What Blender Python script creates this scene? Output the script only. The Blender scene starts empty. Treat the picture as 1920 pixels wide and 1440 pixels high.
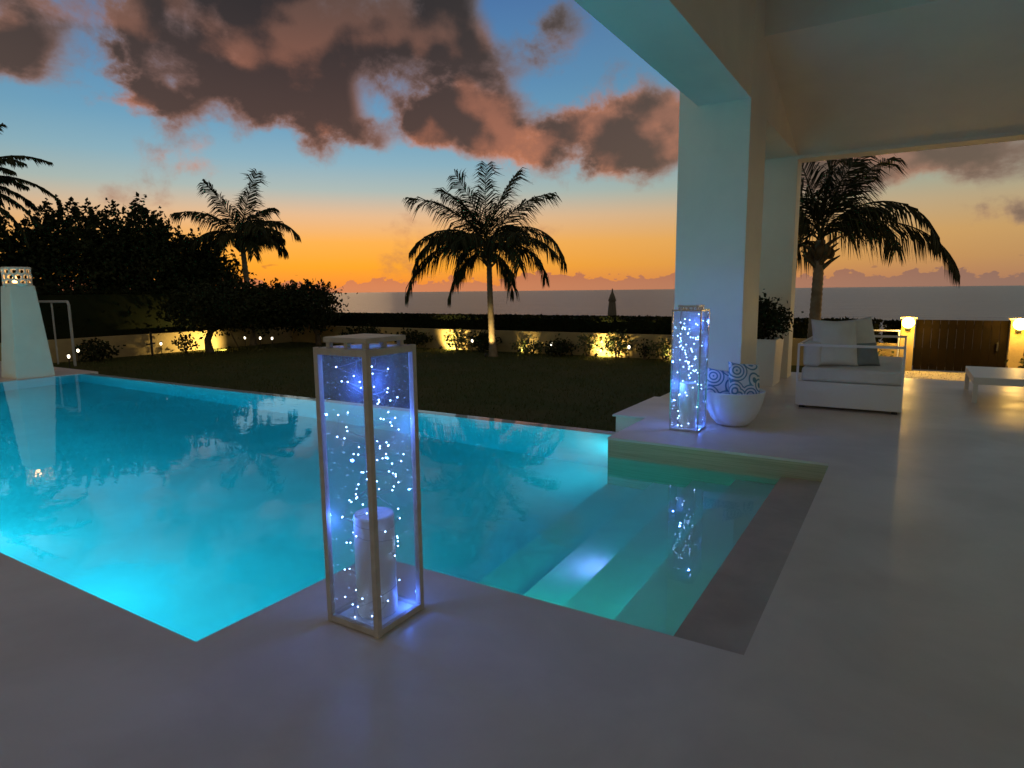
import bpy, bmesh, math, random
import numpy as np
from mathutils import Vector, Matrix

random.seed(7)
rng = np.random.default_rng(7)
S = bpy.context.scene
COL = S.collection
R = math.radians

# ------------------------------------------------------------------ camera
H = 1.45
FPX = 1202.88
CAM = Matrix(((0.853, -0.066, 0.518), (0.522, 0.128, -0.843), (-0.011, 0.990, 0.144)))
_x = Vector(CAM[0]).normalized(); _y = Vector(CAM[1]); _y = (_y - _x * _y.dot(_x)).normalized()
CAM = Matrix((_x, _y, _x.cross(_y)))          # rows: world axes seen in camera space
cd = bpy.data.cameras.new('camera')
cd.sensor_width = 36.0
cd.lens = FPX / 1920.0 * 36.0
cd.clip_start = 0.05
cd.clip_end = 60000
camera = bpy.data.objects.new('camera', cd)
COL.objects.link(camera)
camera.matrix_world = Matrix.Translation((0, 0, H)) @ CAM.to_4x4()
S.camera = camera


def ray(px, py):
    v = Vector(((px - 960) / FPX, -(py - 720) / FPX, -1.0))
    return (CAM @ v)


def azel(px, py):
    d = ray(px, py).normalized()
    return math.atan2(d.x, d.y), math.asin(d.z)


# ------------------------------------------------------------------ view
S.view_settings.view_transform = 'Standard'
S.view_settings.look = 'None'
S.view_settings.exposure = 0.0
S.view_settings.gamma = 1.0
S.view_settings.use_curve_mapping = False
S.cycles.use_denoising = True
S.cycles.max_bounces = 14
S.cycles.transparent_max_bounces = 24
S.cycles.transmission_bounces = 10
S.cycles.glossy_bounces = 5
S.cycles.diffuse_bounces = 5
S.cycles.sample_clamp_indirect = 6.0
S.cycles.sample_clamp_direct = 0.0
S.cycles.use_light_tree = True
S.cycles.use_adaptive_sampling = True
S.cycles.adaptive_threshold = 0.02


def lin(r, g, b):
    f = lambda c: (c / 255 / 12.92) if c <= 10.3 else ((c / 255 + 0.055) / 1.055) ** 2.4
    return (f(r), f(g), f(b))


# ------------------------------------------------------------------ sky
world = bpy.data.worlds.new('World')
S.world = world
world.use_nodes = True
wt = world.node_tree
wt.nodes.clear()


class NT:
    """small helper for node maths"""
    def __init__(self, tree): self.t = tree
    def node(self, kind, **kw):
        n = self.t.nodes.new(kind)
        for k, v in kw.items(): setattr(n, k, v)
        return n
    def put(self, sock, v):
        if isinstance(v, bpy.types.NodeSocket): self.t.links.new(v, sock)
        elif v is not None: sock.default_value = v
    def m(self, op, a, b=None, c=None, clamp=False):
        n = self.node('ShaderNodeMath', operation=op)
        n.use_clamp = clamp
        for i, v in enumerate((a, b, c)): self.put(n.inputs[i], v)
        return n.outputs[0]
    def vm(self, op, a, b=None, scale=None):
        n = self.node('ShaderNodeVectorMath', operation=op)
        self.put(n.inputs[0], a)
        if b is not None: self.put(n.inputs[1], b)
        if scale is not None: self.put(n.inputs['Scale'], scale)
        return n.outputs['Value' if op == 'DOT_PRODUCT' else 'Vector']
    def noise(self, vec, scale, detail=4, rough=0.5, dist=0.0):
        n = self.node('ShaderNodeTexNoise')
        if vec is not None: self.put(n.inputs['Vector'], vec)
        n.inputs['Scale'].default_value = scale
        n.inputs['Detail'].default_value = detail
        n.inputs['Roughness'].default_value = rough
        n.inputs['Distortion'].default_value = dist
        return n
    def step(self, v, a, b):
        n = self.node('ShaderNodeMapRange', interpolation_type='SMOOTHSTEP')
        self.put(n.inputs[0], v); n.inputs[1].default_value = a; n.inputs[2].default_value = b
        n.inputs[3].default_value = 0; n.inputs[4].default_value = 1
        return n.outputs[0]
    def lerp(self, v, a, b, c, d):
        n = self.node('ShaderNodeMapRange')
        self.put(n.inputs[0], v)
        for i, q in enumerate((a, b, c, d)): n.inputs[i + 1].default_value = q
        return n.outputs[0]
    def mix(self, f, a, b, mode='MIX'):
        n = self.node('ShaderNodeMix', data_type='RGBA', blend_type=mode)
        self.put(n.inputs[0], f)
        for i, v in ((6, a), (7, b)):
            if isinstance(v, (tuple, list)): v = tuple(v) + (1,) if len(v) == 3 else v
            self.put(n.inputs[i], v)
        return n.outputs[2]
    def ramp(self, fac, stops, interp='LINEAR'):
        n = self.node('ShaderNodeValToRGB')
        n.color_ramp.interpolation = interp
        el = n.color_ramp.elements
        while len(el) > 1: el.remove(el[-1])
        for i, (p, c) in enumerate(stops):
            e = el[0] if i == 0 else el.new(p)
            e.position = p; e.color = tuple(c) + (1,)
        self.put(n.inputs[0], fac)
        return n.outputs[0]


W = NT(wt)
world.cycles.sampling_method = 'NONE'           # the dusk sky is soft: rays that leave the scene find it by themselves
tc = W.node('ShaderNodeTexCoord').outputs['Generated']
dirv = W.vm('NORMALIZE', tc)
sep = W.node('ShaderNodeSeparateXYZ'); W.put(sep.inputs[0], dirv)
AZ = W.m('ARCTAN2', sep.outputs[0], sep.outputs[1])
EL = W.m('ARCSINE', sep.outputs[2])
SUN_AZ, _ = azel(600, 520)                         # the sun has set behind the trees, left of the middle
sunset = (math.sin(SUN_AZ), math.cos(SUN_AZ), 0.0)
flat = W.vm('NORMALIZE', W.vm('MULTIPLY', dirv, (1, 1, 0.0001)))
toward = W.vm('DOT_PRODUCT', flat, sunset)
glow = W.m('POWER', W.m('MULTIPLY_ADD', toward, 0.5, 0.5), 5.5)
elf = W.m('DIVIDE', EL, math.pi / 2, clamp=True)
d2 = lambda deg: deg / 90.0
sky_w = W.ramp(elf, [(0, lin(236, 132, 60)), (d2(2.2), lin(254, 168, 46)), (d2(4.2), lin(252, 178, 82)), (d2(6.4), lin(230, 188, 146)),
                     (d2(8.4), lin(172, 188, 184)), (d2(10.6), lin(136, 178, 196)), (d2(13.2), lin(108, 162, 194)), (d2(17), lin(88, 142, 186)),
                     (d2(24), lin(66, 110, 168)), (d2(45), lin(74, 90, 118)), (1, lin(70, 74, 84))])
sky_c = W.ramp(elf, [(0, lin(140, 118, 104)), (d2(4), lin(176, 150, 108)), (d2(8), lin(150, 156, 128)), (d2(13), lin(112, 146, 146)),
                     (d2(28), lin(98, 110, 122)), (d2(50), lin(80, 86, 98)), (1, lin(70, 74, 84))])
sky = W.mix(glow, sky_c, sky_w)

# cumulus banks: soft masses at the directions where the sky shows them, broken up by fractal noise
BLOBS = [(300, 60, 85, 120, 1.1), (420, 10, 130, 130, 1.25), (560, 100, 105, 120, 1.25), (600, 215, 62, 56, 1.1), (305, 185, 62, 48, 1.0),
         (430, 130, 120, 66, 0.9), (690, 20, 80, 70, 0.95), (40, 92, 85, 48, 1.0), (70, 15, 120, 50, 0.85), (848, 40, 55, 75, 1.1), (885, 140, 62, 62, 1.1),
         (890, 230, 95, 50, 1.1), (800, 235, 40, 34, 0.7), (1035, 268, 62, 40, 1.0), (1120, 232, 62, 44, 0.95), (1195, 205, 60, 42, 0.9), (1255, 250, 60, 56, 1.1),
         (1215, 305, 50, 32, 0.8), (1135, 296, 34, 36, 0.8), (690, 252, 48, 26, 0.75), (1060, 60, 50, 75, 0.56), (985, 130, 70, 70, 0.5), (1750, 290, 170, 40, 1.05),
         (1560, 330, 130, 40, 0.7), (1905, 402, 56, 22, 0.85), (420, -190, 330, 140, 1.1), (-300, 60, 220, 90, 0.9), (745, 105, 50, 70, 0.62)]
BL = []
for (bx_, by_, rx_, ry_, w_) in BLOBS:
    a0, e0 = azel(bx_, by_)
    a1 = azel(bx_ + rx_, by_)[0]; e1 = azel(bx_, by_ - ry_)[1]
    BL.append((a0, e0, max(abs(a1 - a0), 0.01), max(abs(e1 - e0), 0.01), w_))
cv = W.vm('MULTIPLY', dirv, (1, 1, 1.25))
nz = W.noise(cv, 9.0, 6, 0.60, 0.12)
nzs = W.node('ShaderNodeSeparateColor'); W.put(nzs.inputs[0], nz.outputs['Color'])
n_fac = nz.outputs['Fac']
azw = W.m('MULTIPLY_ADD', W.m('SUBTRACT', nzs.outputs[0], 0.5), 0.10, AZ)
elw = W.m('MULTIPLY_ADD', W.m('SUBTRACT', nzs.outputs[1], 0.5), 0.08, EL)
nlow = W.noise(W.vm('MULTIPLY', dirv, (1, 1, 2.2)), 2.1, 2, 0.5)


def field(az, el):
    v = W.node('ShaderNodeCombineXYZ'); W.put(v.inputs[0], az); W.put(v.inputs[1], el)
    acc = None
    for a0, e0, ra, re, w_ in BL:
        n = W.node('ShaderNodeVectorMath', operation='MULTIPLY_ADD')
        W.put(n.inputs[0], v.outputs[0]); n.inputs[1].default_value = (1 / ra, 1 / re, 0); n.inputs[2].default_value = (-a0 / ra, -e0 / re, 0)
        q = W.vm('DOT_PRODUCT', n.outputs[0], n.outputs[0])
        g = W.m('POWER', math.exp(-0.8), q)
        acc = W.m('MULTIPLY', g, w_) if acc is None else W.m('MULTIPLY_ADD', g, w_, acc)
    return acc


# unseen cover added overhead and behind to warm the ambient light, with looser gaps
away = W.step(toward, 0.55, -0.1)
high = W.step(EL, R(9), R(20))
overhead = W.step(EL, R(36), R(52))
rest = W.m('MULTIPLY', W.m('MULTIPLY', W.m('MAXIMUM', away, overhead), high), W.lerp(W.step(nlow.outputs['Fac'], 0.36, 0.58), 0, 1, 0.3, 1.3))
D0 = W.m('MAXIMUM', field(azw, elw), rest)
D = W.m('MULTIPLY_ADD', W.m('SUBTRACT', n_fac, 0.5), 2.7, W.m('MINIMUM', D0, 1.2))
mask = W.step(D, 0.20, 0.86)
core = W.step(D, 0.44, 1.1)
low = W.step(EL, R(24), R(10))
# the sunk sun lights the clouds from low in the west: compare the density with that a little towards it
n_l = W.noise(cv, 7.0, 2, 0.5)
n_s = W.noise(W.vm('ADD', cv, (sunset[0] * 0.02, sunset[1] * 0.02, -0.055)), 7.0, 2, 0.5)
relief = W.step(W.m('ADD', W.m('SUBTRACT', n_l.outputs['Fac'], n_s.outputs['Fac']), W.m('MULTIPLY', W.m('SUBTRACT', n_fac, 0.5), -0.45)), -0.03, 0.13)
rim_c = W.mix(glow, lin(140, 124, 110), W.mix(W.m('MULTIPLY', low, W.m('MULTIPLY_ADD', relief, 0.6, 0.4)), lin(104, 96, 98), lin(222, 130, 82)))
core_c = W.mix(glow, lin(116, 100, 86), W.mix(low, lin(42, 36, 31), lin(78, 54, 46)))
lit_c = W.mix(glow, lin(146, 128, 112), W.mix(low, lin(100, 76, 64), lin(184, 110, 80)))
cl = W.mix(core, rim_c, W.mix(W.m('MULTIPLY', relief, 0.8), core_c, lit_c))
sky = W.mix(W.m('MULTIPLY', mask, 0.97), sky, cl)
# low bank of far cumulus along the sea horizon, with a few small scraps above it
hb = W.noise(W.vm('MULTIPLY', dirv, (1, 1, 1.6)), 46, 5, 0.55, 0.15)
hb2 = W.noise(W.vm('MULTIPLY', dirv, (1, 1, 0.0)), 9, 2, 0.5)
top = W.m('MULTIPLY_ADD', W.m('SUBTRACT', hb.outputs['Fac'], 0.5), R(2.6), W.lerp(hb2.outputs['Fac'], 0.3, 0.7, R(0.5), R(1.7)))
bank = W.step(W.m('SUBTRACT', top, EL), R(-0.05), R(0.10))
bank_c = W.mix(W.step(EL, R(0.1), R(1.7)), W.mix(glow, lin(118, 108, 102), lin(206, 132, 92)), W.mix(glow, lin(112, 104, 100), lin(196, 118, 84)))
sky = W.mix(W.m('MULTIPLY', bank, 0.93), sky, bank_c)
sc = W.noise(W.vm('MULTIPLY', dirv, (1, 1, 3.0)), 30, 4, 0.5)
scraps = W.m('MULTIPLY', W.step(sc.outputs['Fac'], 0.66, 0.74), W.m('MULTIPLY', W.step(EL, R(3.4), R(2.0)), W.step(EL, R(0.8), R(1.4))))
sky = W.mix(W.m('MULTIPLY', scraps, 0.6), sky, W.mix(glow, lin(120, 110, 104), lin(190, 110, 60)))
# below the horizon the air over the sea
sky = W.mix(W.step(EL, 0.0, R(-3)), sky, lin(70, 76, 84))
nish = W.node('ShaderNodeTexSky', sky_type='NISHITA')
nish.sun_disc = False
nish.sun_elevation = R(0.5)
nish.sun_rotation = SUN_AZ
bg = W.node('ShaderNodeBackground'); W.put(bg.inputs[0], sky); bg.inputs[1].default_value = 0.97
bg2 = W.node('ShaderNodeBackground'); W.put(bg2.inputs[0], nish.outputs[0]); bg2.inputs[1].default_value = 0.006
add = W.node('ShaderNodeAddShader'); W.put(add.inputs[0], bg.outputs[0]); W.put(add.inputs[1], bg2.outputs[0])
wo = W.node('ShaderNodeOutputWorld'); W.put(wo.inputs[0], add.outputs[0])

# the last of the afterglow, grazing over the sea
sl = bpy.data.lights.new('afterglow_sun', 'SUN')
sl.energy = 0.06; sl.angle = R(12); sl.color = (1.0, 0.62, 0.32)
so = bpy.data.objects.new('afterglow_sun', sl); COL.objects.link(so)
so.rotation_euler = Vector((sunset[0], sunset[1], math.tan(R(2.0)))).to_track_quat('Z', 'Y').to_euler()

# ------------------------------------------------------------------ helpers: materials
MATS = {}


def new_mat(name):
    m = bpy.data.materials.new(name); m.use_nodes = True
    t = m.node_tree; t.nodes.clear()
    N = NT(t)
    out = N.node('ShaderNodeOutputMaterial')
    MATS[name] = m
    return m, N, out


def principled(name, color, rough=0.5, spec=0.5, var=0.0, vscale=3.0, bump=0.0, bscale=60.0, rvar=0.0, metallic=0.0, color2=None, coat=0.0, trans=0.0, bdist=0.005):
    m, N, out = new_mat(name)
    p = N.node('ShaderNodeBsdfPrincipled')
    tcn = N.node('ShaderNodeTexCoord')
    geo = N.node('ShaderNodeNewGeometry')
    vec = geo.outputs['Position']
    col = tuple(color) + (1,)
    if var > 0 or color2 is not None:
        n = N.noise(vec, vscale, 6, 0.6, 0.3)
        c2 = color2 if color2 is not None else tuple(max(0, c * (1 - var)) for c in color)
        c1 = color if color2 is not None else tuple(min(1, c * (1 + var)) for c in color)
        N.put(p.inputs['Base Color'], N.mix(N.step(n.outputs['Fac'], 0.3, 0.7), c1, c2))
        if rvar > 0:
            N.put(p.inputs['Roughness'], N.lerp(n.outputs['Fac'], 0.3, 0.7, rough - rvar, rough + rvar))
        else: p.inputs['Roughness'].default_value = rough
    else:
        p.inputs['Base Color'].default_value = col
        p.inputs['Roughness'].default_value = rough
    p.inputs['Specular IOR Level'].default_value = spec
    p.inputs['Metallic'].default_value = metallic
    p.inputs['Coat Weight'].default_value = coat
    if bump > 0:
        n2 = N.noise(vec, bscale, 5, 0.6)
        b = N.node('ShaderNodeBump'); b.inputs['Strength'].default_value = bump; b.inputs['Distance'].default_value = bdist
        N.put(b.inputs['Height'], n2.outputs['Fac']); N.put(p.inputs['Normal'], b.outputs[0])
    N.put(out.inputs[0], p.outputs[0])
    return m


def emitter(name, color, strength, sampled=True):
    m, N, out = new_mat(name)
    e = N.node('ShaderNodeEmission'); e.inputs[0].default_value = tuple(color) + (1,); e.inputs[1].default_value = strength
    N.put(out.inputs[0], e.outputs[0])
    m.cycles.emission_sampling = 'AUTO' if sampled else 'NONE'
    return m


principled('microcement', (0.68, 0.59, 0.515), 0.41, 0.45, var=0.085, vscale=1.1, bump=0.10, bscale=24, rvar=0.08)
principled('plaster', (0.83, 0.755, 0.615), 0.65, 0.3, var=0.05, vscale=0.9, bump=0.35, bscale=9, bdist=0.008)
principled('pool_plaster', (0.74, 0.82, 0.80), 0.6, 0.3, var=0.05, vscale=1.5)
principled('lawn', (0.046, 0.062, 0.014), 0.9, 0.1, color2=(0.072, 0.070, 0.022), vscale=0.8, bump=0.6, bscale=18, bdist=0.04)
principled('grass_blade', (0.058, 0.082, 0.020), 0.7, 0.2, color2=(0.085, 0.080, 0.028), vscale=2.0)
principled('garden_wall', (0.40, 0.31, 0.15), 0.85, 0.15, var=0.12, vscale=1.6, bump=0.35, bscale=14, bdist=0.02)
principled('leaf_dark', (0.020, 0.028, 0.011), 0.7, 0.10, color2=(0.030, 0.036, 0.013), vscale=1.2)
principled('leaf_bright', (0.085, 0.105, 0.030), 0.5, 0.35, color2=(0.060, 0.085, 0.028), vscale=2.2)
principled('hedge_leaf', (0.013, 0.018, 0.008), 0.85, 0.05, color2=(0.020, 0.024, 0.010), vscale=1.4)
principled('palm_leaf', (0.028, 0.036, 0.013), 0.6, 0.15, color2=(0.042, 0.044, 0.016), vscale=0.9)
principled('bark', (0.13, 0.10, 0.07), 0.85, 0.15, var=0.25, vscale=5, bump=0.6, bscale=22, bdist=0.02)
principled('palm_bark', (0.22, 0.175, 0.12), 0.85, 0.15, var=0.3, vscale=4, bump=0.5, bscale=16, bdist=0.02)
principled('husk', (0.10, 0.075, 0.04), 0.8, 0.2, var=0.2, vscale=8)
principled('soil', (0.10, 0.075, 0.05), 0.95, 0.1, var=0.3, vscale=8, bump=0.6, bscale=30, bdist=0.03)
principled('lantern_paint', (0.52, 0.455, 0.385), 0.5, 0.35, var=0.10, vscale=18, bump=0.08, bscale=90)
principled('lantern_base', (0.72, 0.72, 0.72), 0.5, 0.3)
principled('step_stone', (0.50, 0.385, 0.295), 0.6, 0.3, var=0.12, vscale=2.5, bump=0.2, bscale=40)
principled('steel', (0.62, 0.63, 0.64), 0.16, 0.5, metallic=1.0)
principled('wax', (0.80, 0.78, 0.74), 0.5, 0.4, var=0.03, vscale=12)
principled('wire', (0.35, 0.34, 0.34), 0.35, 0.5)
principled('white_paint', (0.76, 0.75, 0.73), 0.4, 0.4, var=0.02, vscale=2)
principled('frame_paint', (0.42, 0.43, 0.42), 0.5, 0.4)
principled('ceramic', (0.76, 0.76, 0.77), 0.38, 0.45, var=0.03, vscale=7, bump=0.06, bscale=30)
principled('canvas', (0.70, 0.69, 0.66), 0.9, 0.1, var=0.05, vscale=5, bump=0.2, bscale=180)
principled('canvas_grey', (0.24, 0.27, 0.27), 0.9, 0.1, var=0.08, vscale=6, bump=0.2, bscale=180)
principled('parasol_cloth', (0.16, 0.14, 0.11), 0.9, 0.1, var=0.1, vscale=4)
principled('black_metal', (0.02, 0.02, 0.02), 0.5, 0.4)
principled('gate_wood', (0.013, 0.009, 0.005), 0.85, 0.03, color2=(0.009, 0.007, 0.004), vscale=4, bump=0.25, bscale=30)
principled('paving', (0.56, 0.52, 0.44), 0.7, 0.25, var=0.08, vscale=2.5, bump=0.2, bscale=25)
emitter('bulb_glow', (0.30, 0.52, 1.0), 12.0, False)
emitter('pool_lens', (0.14, 0.84, 1.0), 330.0)
emitter('recess_fill_lens', (0.07, 0.92, 0.64), 260.0)
emitter('step_lens', (0.40, 0.34, 1.0), 110.0)
emitter('globe_glow', (1.0, 0.56, 0.07), 48.0, False)
emitter('path_glow', (1.0, 0.86, 0.62), 7.0, False)
emitter('spot_glow', (1.0, 0.80, 0.42), 14.0, False)
emitter('flame_glow', (1.0, 0.50, 0.14), 9.0, False)

# ledge stone: fine horizontal bedding lines
m, N, out = new_mat('bedded_stone')
p = N.node('ShaderNodeBsdfPrincipled')
pos = N.node('ShaderNodeNewGeometry').outputs['Position']
n1 = N.noise(N.vm('MULTIPLY', pos, (0.8, 0.8, 60.0)), 2.0, 6, 0.6)
n2 = N.noise(pos, 5.0, 4, 0.5)
c = N.mix(N.step(n1.outputs['Fac'], 0.35, 0.68), (0.60, 0.50, 0.30), (0.40, 0.34, 0.19))
N.put(p.inputs['Base Color'], N.mix(N.m('MULTIPLY', n2.outputs['Fac'], 0.35), c, (0.30, 0.29, 0.21)))
p.inputs['Roughness'].default_value = 0.7
b = N.node('ShaderNodeBump'); b.inputs['Strength'].default_value = 0.5; b.inputs['Distance'].default_value = 0.006
N.put(b.inputs['Height'], n1.outputs['Fac']); N.put(p.inputs['Normal'], b.outputs[0])
N.put(out.inputs[0], p.outputs[0])

# pool water: clear, slightly rippled, red light absorbed along the way
m, N, out = new_mat('pool_water')
g = N.node('ShaderNodeBsdfGlass'); g.inputs['IOR'].default_value = 1.33; g.inputs['Roughness'].default_value = 0.0
pos = N.node('ShaderNodeNewGeometry').outputs['Position']
r1 = N.noise(N.vm('MULTIPLY', pos, (1.0, 1.7, 1.0)), 3.2, 3, 0.5, 0.4)
r2 = N.noise(N.vm('MULTIPLY', pos, (1.0, 1.4, 1.0)), 0.7, 2, 0.5)
hh = N.m('MULTIPLY', r1.outputs['Fac'], N.step(r2.outputs['Fac'], 0.3, 0.75))
b = N.node('ShaderNodeBump'); b.inputs['Strength'].default_value = 0.30; b.inputs['Distance'].default_value = 0.009
N.put(b.inputs['Height'], hh); N.put(g.inputs['Normal'], b.outputs[0])
va = N.node('ShaderNodeVolumeAbsorption'); va.inputs['Color'].default_value = (0.02, 0.83, 0.89, 1); va.inputs['Density'].default_value = 0.85
N.put(out.inputs['Surface'], g.outputs[0]); N.put(out.inputs['Volume'], va.outputs[0])

# sea
m, N, out = new_mat('sea_water')
p = N.node('ShaderNodeBsdfPrincipled')
p.inputs['Base Color'].default_value = (0.095, 0.105, 0.115, 1); p.inputs['Roughness'].default_value = 0.28
p.inputs['IOR'].default_value = 1.33
pos = N.node('ShaderNodeNewGeometry').outputs['Position']
w1 = N.noise(N.vm('MULTIPLY', pos, (0.35, 1.0, 1.0)), 0.22, 6, 0.62, 0.3)
w2 = N.noise(N.vm('MULTIPLY', pos, (0.25, 1.0, 1.0)), 0.02, 4, 0.6)
b = N.node('ShaderNodeBump'); b.inputs['Strength'].default_value = 0.9; b.inputs['Distance'].default_value = 1.2
N.put(b.inputs['Height'], N.m('ADD', w1.outputs['Fac'], w2.outputs['Fac'])); N.put(p.inputs['Normal'], b.outputs[0])
N.put(out.inputs[0], p.outputs[0])


def glass_mat(name, tint, haze):
    m, N, out = new_mat(name)
    fr = N.node('ShaderNodeFresnel')
    N.put(fr.inputs[0], N.lerp(N.node('ShaderNodeNewGeometry').outputs['Backfacing'], 0, 1, 1.45, 1 / 1.45))
    tr = N.node('ShaderNodeBsdfTransparent'); tr.inputs[0].default_value = tuple(tint) + (1,)
    gl = N.node('ShaderNodeBsdfGlossy'); gl.inputs['Roughness'].default_value = 0.02
    mx = N.node('ShaderNodeMixShader'); N.put(mx.inputs[0], fr.outputs[0]); N.put(mx.inputs[1], tr.outputs[0]); N.put(mx.inputs[2], gl.outputs[0])
    df = N.node('ShaderNodeBsdfTranslucent'); df.inputs[0].default_value = (0.8, 0.85, 0.95, 1)
    pos = N.node('ShaderNodeNewGeometry').outputs['Position']
    nn = N.noise(pos, 7.0, 4, 0.6)
    mx2 = N.node('ShaderNodeMixShader'); N.put(mx2.inputs[0], N.lerp(nn.outputs['Fac'], 0.3, 0.7, haze * 0.5, haze * 1.5))
    N.put(mx2.inputs[1], mx.outputs[0]); N.put(mx2.inputs[2], df.outputs[0])
    N.put(out.inputs[0], mx2.outputs[0])


glass_mat('lantern_glass', (0.98, 0.99, 1.0), 0.040)

# cushion cloth with swirls
m, N, out = new_mat('swirl_cloth')
p = N.node('ShaderNodeBsdfPrincipled'); p.inputs['Roughness'].default_value = 0.85
oc = N.node('ShaderNodeTexCoord').outputs['Object']
vo = N.node('ShaderNodeTexVoronoi'); N.put(vo.inputs['Vector'], oc); vo.inputs['Scale'].default_value = 6.2
ring = N.m('SINE', N.m('MULTIPLY', vo.outputs['Distance'], 30.0))
msk = N.m('MULTIPLY', N.step(ring, 0.0, 0.45), N.step(vo.outputs['Distance'], 0.80, 0.70))
N.put(p.inputs['Base Color'], N.mix(msk, (0.72, 0.74, 0.76), (0.10, 0.24, 0.33)))
N.put(out.inputs[0], p.outputs[0])

# ------------------------------------------------------------------ helpers: meshes


def link(o, parent=None):
    COL.objects.link(o)
    if parent is not None: o.parent = parent
    return o


def obj(name, bm, mat, parent=None, smooth=False):
    me = bpy.data.meshes.new(name)
    if isinstance(bm, bmesh.types.BMesh):
        bm.normal_update()
        bm.to_mesh(me); bm.free()
    else:
        v, f = bm
        me.from_pydata([tuple(q) for q in v], [], [tuple(q) for q in f]); me.update()
    me.materials.append(MATS[mat])
    if smooth:
        for q in me.polygons: q.use_smooth = True
    return link(bpy.data.objects.new(name, me), parent)


def quads_obj(name, verts, mat, parent=None):
    """verts: (n,4,3) array of separate quads"""
    verts = np.asarray(verts, dtype=np.float32)
    n = len(verts)
    me = bpy.data.meshes.new(name)
    me.vertices.add(n * 4); me.vertices.foreach_set('co', verts.reshape(-1))
    me.loops.add(n * 4); me.loops.foreach_set('vertex_index', np.arange(n * 4, dtype=np.int32))
    me.polygons.add(n)
    me.polygons.foreach_set('loop_start', np.arange(0, n * 4, 4, dtype=np.int32))
    me.polygons.foreach_set('loop_total', np.full(n, 4, dtype=np.int32))
    me.update(calc_edges=True); me.validate()
    me.materials.append(MATS[mat])
    return link(bpy.data.objects.new(name, me), parent)


def thing(name, label, cat, loc=(0, 0, 0), rz=0.0, group=None):
    o = bpy.data.objects.new(name, None)
    o.empty_display_size = 0.2
    o.location = loc; o.rotation_euler = (0, 0, rz)
    COL.objects.link(o)
    return tag(o, label, cat, group)


def tag(o, label, cat, group=None):
    o['label'] = label; o['category'] = cat
    if group: o['group'] = group
    return o


def structure(o, label=None):
    o['kind'] = 'structure'
    if label: o['label'] = label
    return o


def stuff(o, label=None, cat=None):
    o['kind'] = 'stuff'
    if label: o['label'] = label
    if cat: o['category'] = cat
    return o


def box(bm, x0, x1, y0, y1, z0, z1):
    v = [bm.verts.new(q) for q in ((x0, y0, z0), (x1, y0, z0), (x1, y1, z0), (x0, y1, z0), (x0, y0, z1), (x1, y0, z1), (x1, y1, z1), (x0, y1, z1))]
    return [bm.faces.new([v[i] for i in q]) for q in ((3, 2, 1, 0), (4, 5, 6, 7), (0, 1, 5, 4), (1, 2, 6, 5), (2, 3, 7, 6), (3, 0, 4, 7))]


def bbox(x0, x1, y0, y1, z0, z1, bev=0.0, seg=2):
    bm = bmesh.new(); box(bm, x0, x1, y0, y1, z0, z1)
    if bev > 0: bmesh.ops.bevel(bm, geom=bm.edges[:], offset=bev, segments=seg, affect='EDGES', profile=0.6)
    return bm


def prism(outline, z0, z1, bev=0.0, bevel_top=True):
    bm = bmesh.new()
    a = [bm.verts.new((x, y, z0)) for x, y in outline]
    b_ = [bm.verts.new((x, y, z1)) for x, y in outline]
    n = len(outline)
    bm.faces.new(a[::-1]); top_f = bm.faces.new(b_)
    for i in range(n): bm.faces.new((a[i], a[(i + 1) % n], b_[(i + 1) % n], b_[i]))
    if bev > 0: bmesh.ops.bevel(bm, geom=list(top_f.edges), offset=bev, segments=2, affect='EDGES')
    return bm


def tube(bm, pts, radii, sides=8, cap=True):
    pts = [Vector(q) for q in pts]
    rings = []
    up = Vector((0, 0, 1))
    prev = None
    for i, q in enumerate(pts):
        t = (pts[min(i + 1, len(pts) - 1)] - pts[max(i - 1, 0)])
        t = t.normalized() if t.length > 1e-9 else up
        if prev is None:
            a = t.cross(Vector((0, 1, 0)) if abs(t.y) < 0.9 else Vector((1, 0, 0))).normalized()
        else:
            a = (prev - t * prev.dot(t)).normalized()
        prev = a
        b_ = t.cross(a)
        r = radii[i] if hasattr(radii, '__len__') else radii
        rings.append([bm.verts.new(q + (a * math.cos(2 * math.pi * k / sides) + b_ * math.sin(2 * math.pi * k / sides)) * r) for k in range(sides)])
    for i in range(len(rings) - 1):
        for k in range(sides):
            bm.faces.new((rings[i][k], rings[i][(k + 1) % sides], rings[i + 1][(k + 1) % sides], rings[i + 1][k]))
    if cap and sides > 2:
        bm.faces.new(rings[0][::-1]); bm.faces.new(rings[-1])


def lathe(profile, sides=48):
    """profile: (r, z) pairs; closed at r=0 ends"""
    bm = bmesh.new(); rings = []
    for r, z in profile:
        if r < 1e-5: rings.append([bm.verts.new((0, 0, z))])
        else: rings.append([bm.verts.new((r * math.cos(2 * math.pi * k / sides), r * math.sin(2 * math.pi * k / sides), z)) for k in range(sides)])
    for A, B in zip(rings[:-1], rings[1:]):
        for k in range(sides):
            k2 = (k + 1) % sides
            if len(A) == 1 and len(B) == 1: continue
            if len(A) == 1: bm.faces.new((A[0], B[k2], B[k]))
            elif len(B) == 1: bm.faces.new((A[k], A[k2], B[0]))
            else: bm.faces.new((A[k], A[k2], B[k2], B[k]))
    bmesh.ops.recalc_face_normals(bm, faces=bm.faces[:])
    return bm


def light(name, kind, loc, energy, color, parent=None, radius=0.03, to=None, size=None, blend=0.6):
    L = bpy.data.lights.new(name, kind); L.energy = energy; L.color = color
    if kind in ('POINT', 'SPOT'): L.shadow_soft_size = radius
    if kind == 'SPOT': L.spot_size = size or R(80); L.spot_blend = blend
    o = bpy.data.objects.new(name, L); link(o, parent); o.location = loc
    if to is not None: o.rotation_euler = (Vector(to)).to_track_quat('-Z', 'Y').to_euler()
    return o


LAWN = -0.45
WATER = -0.20
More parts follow.
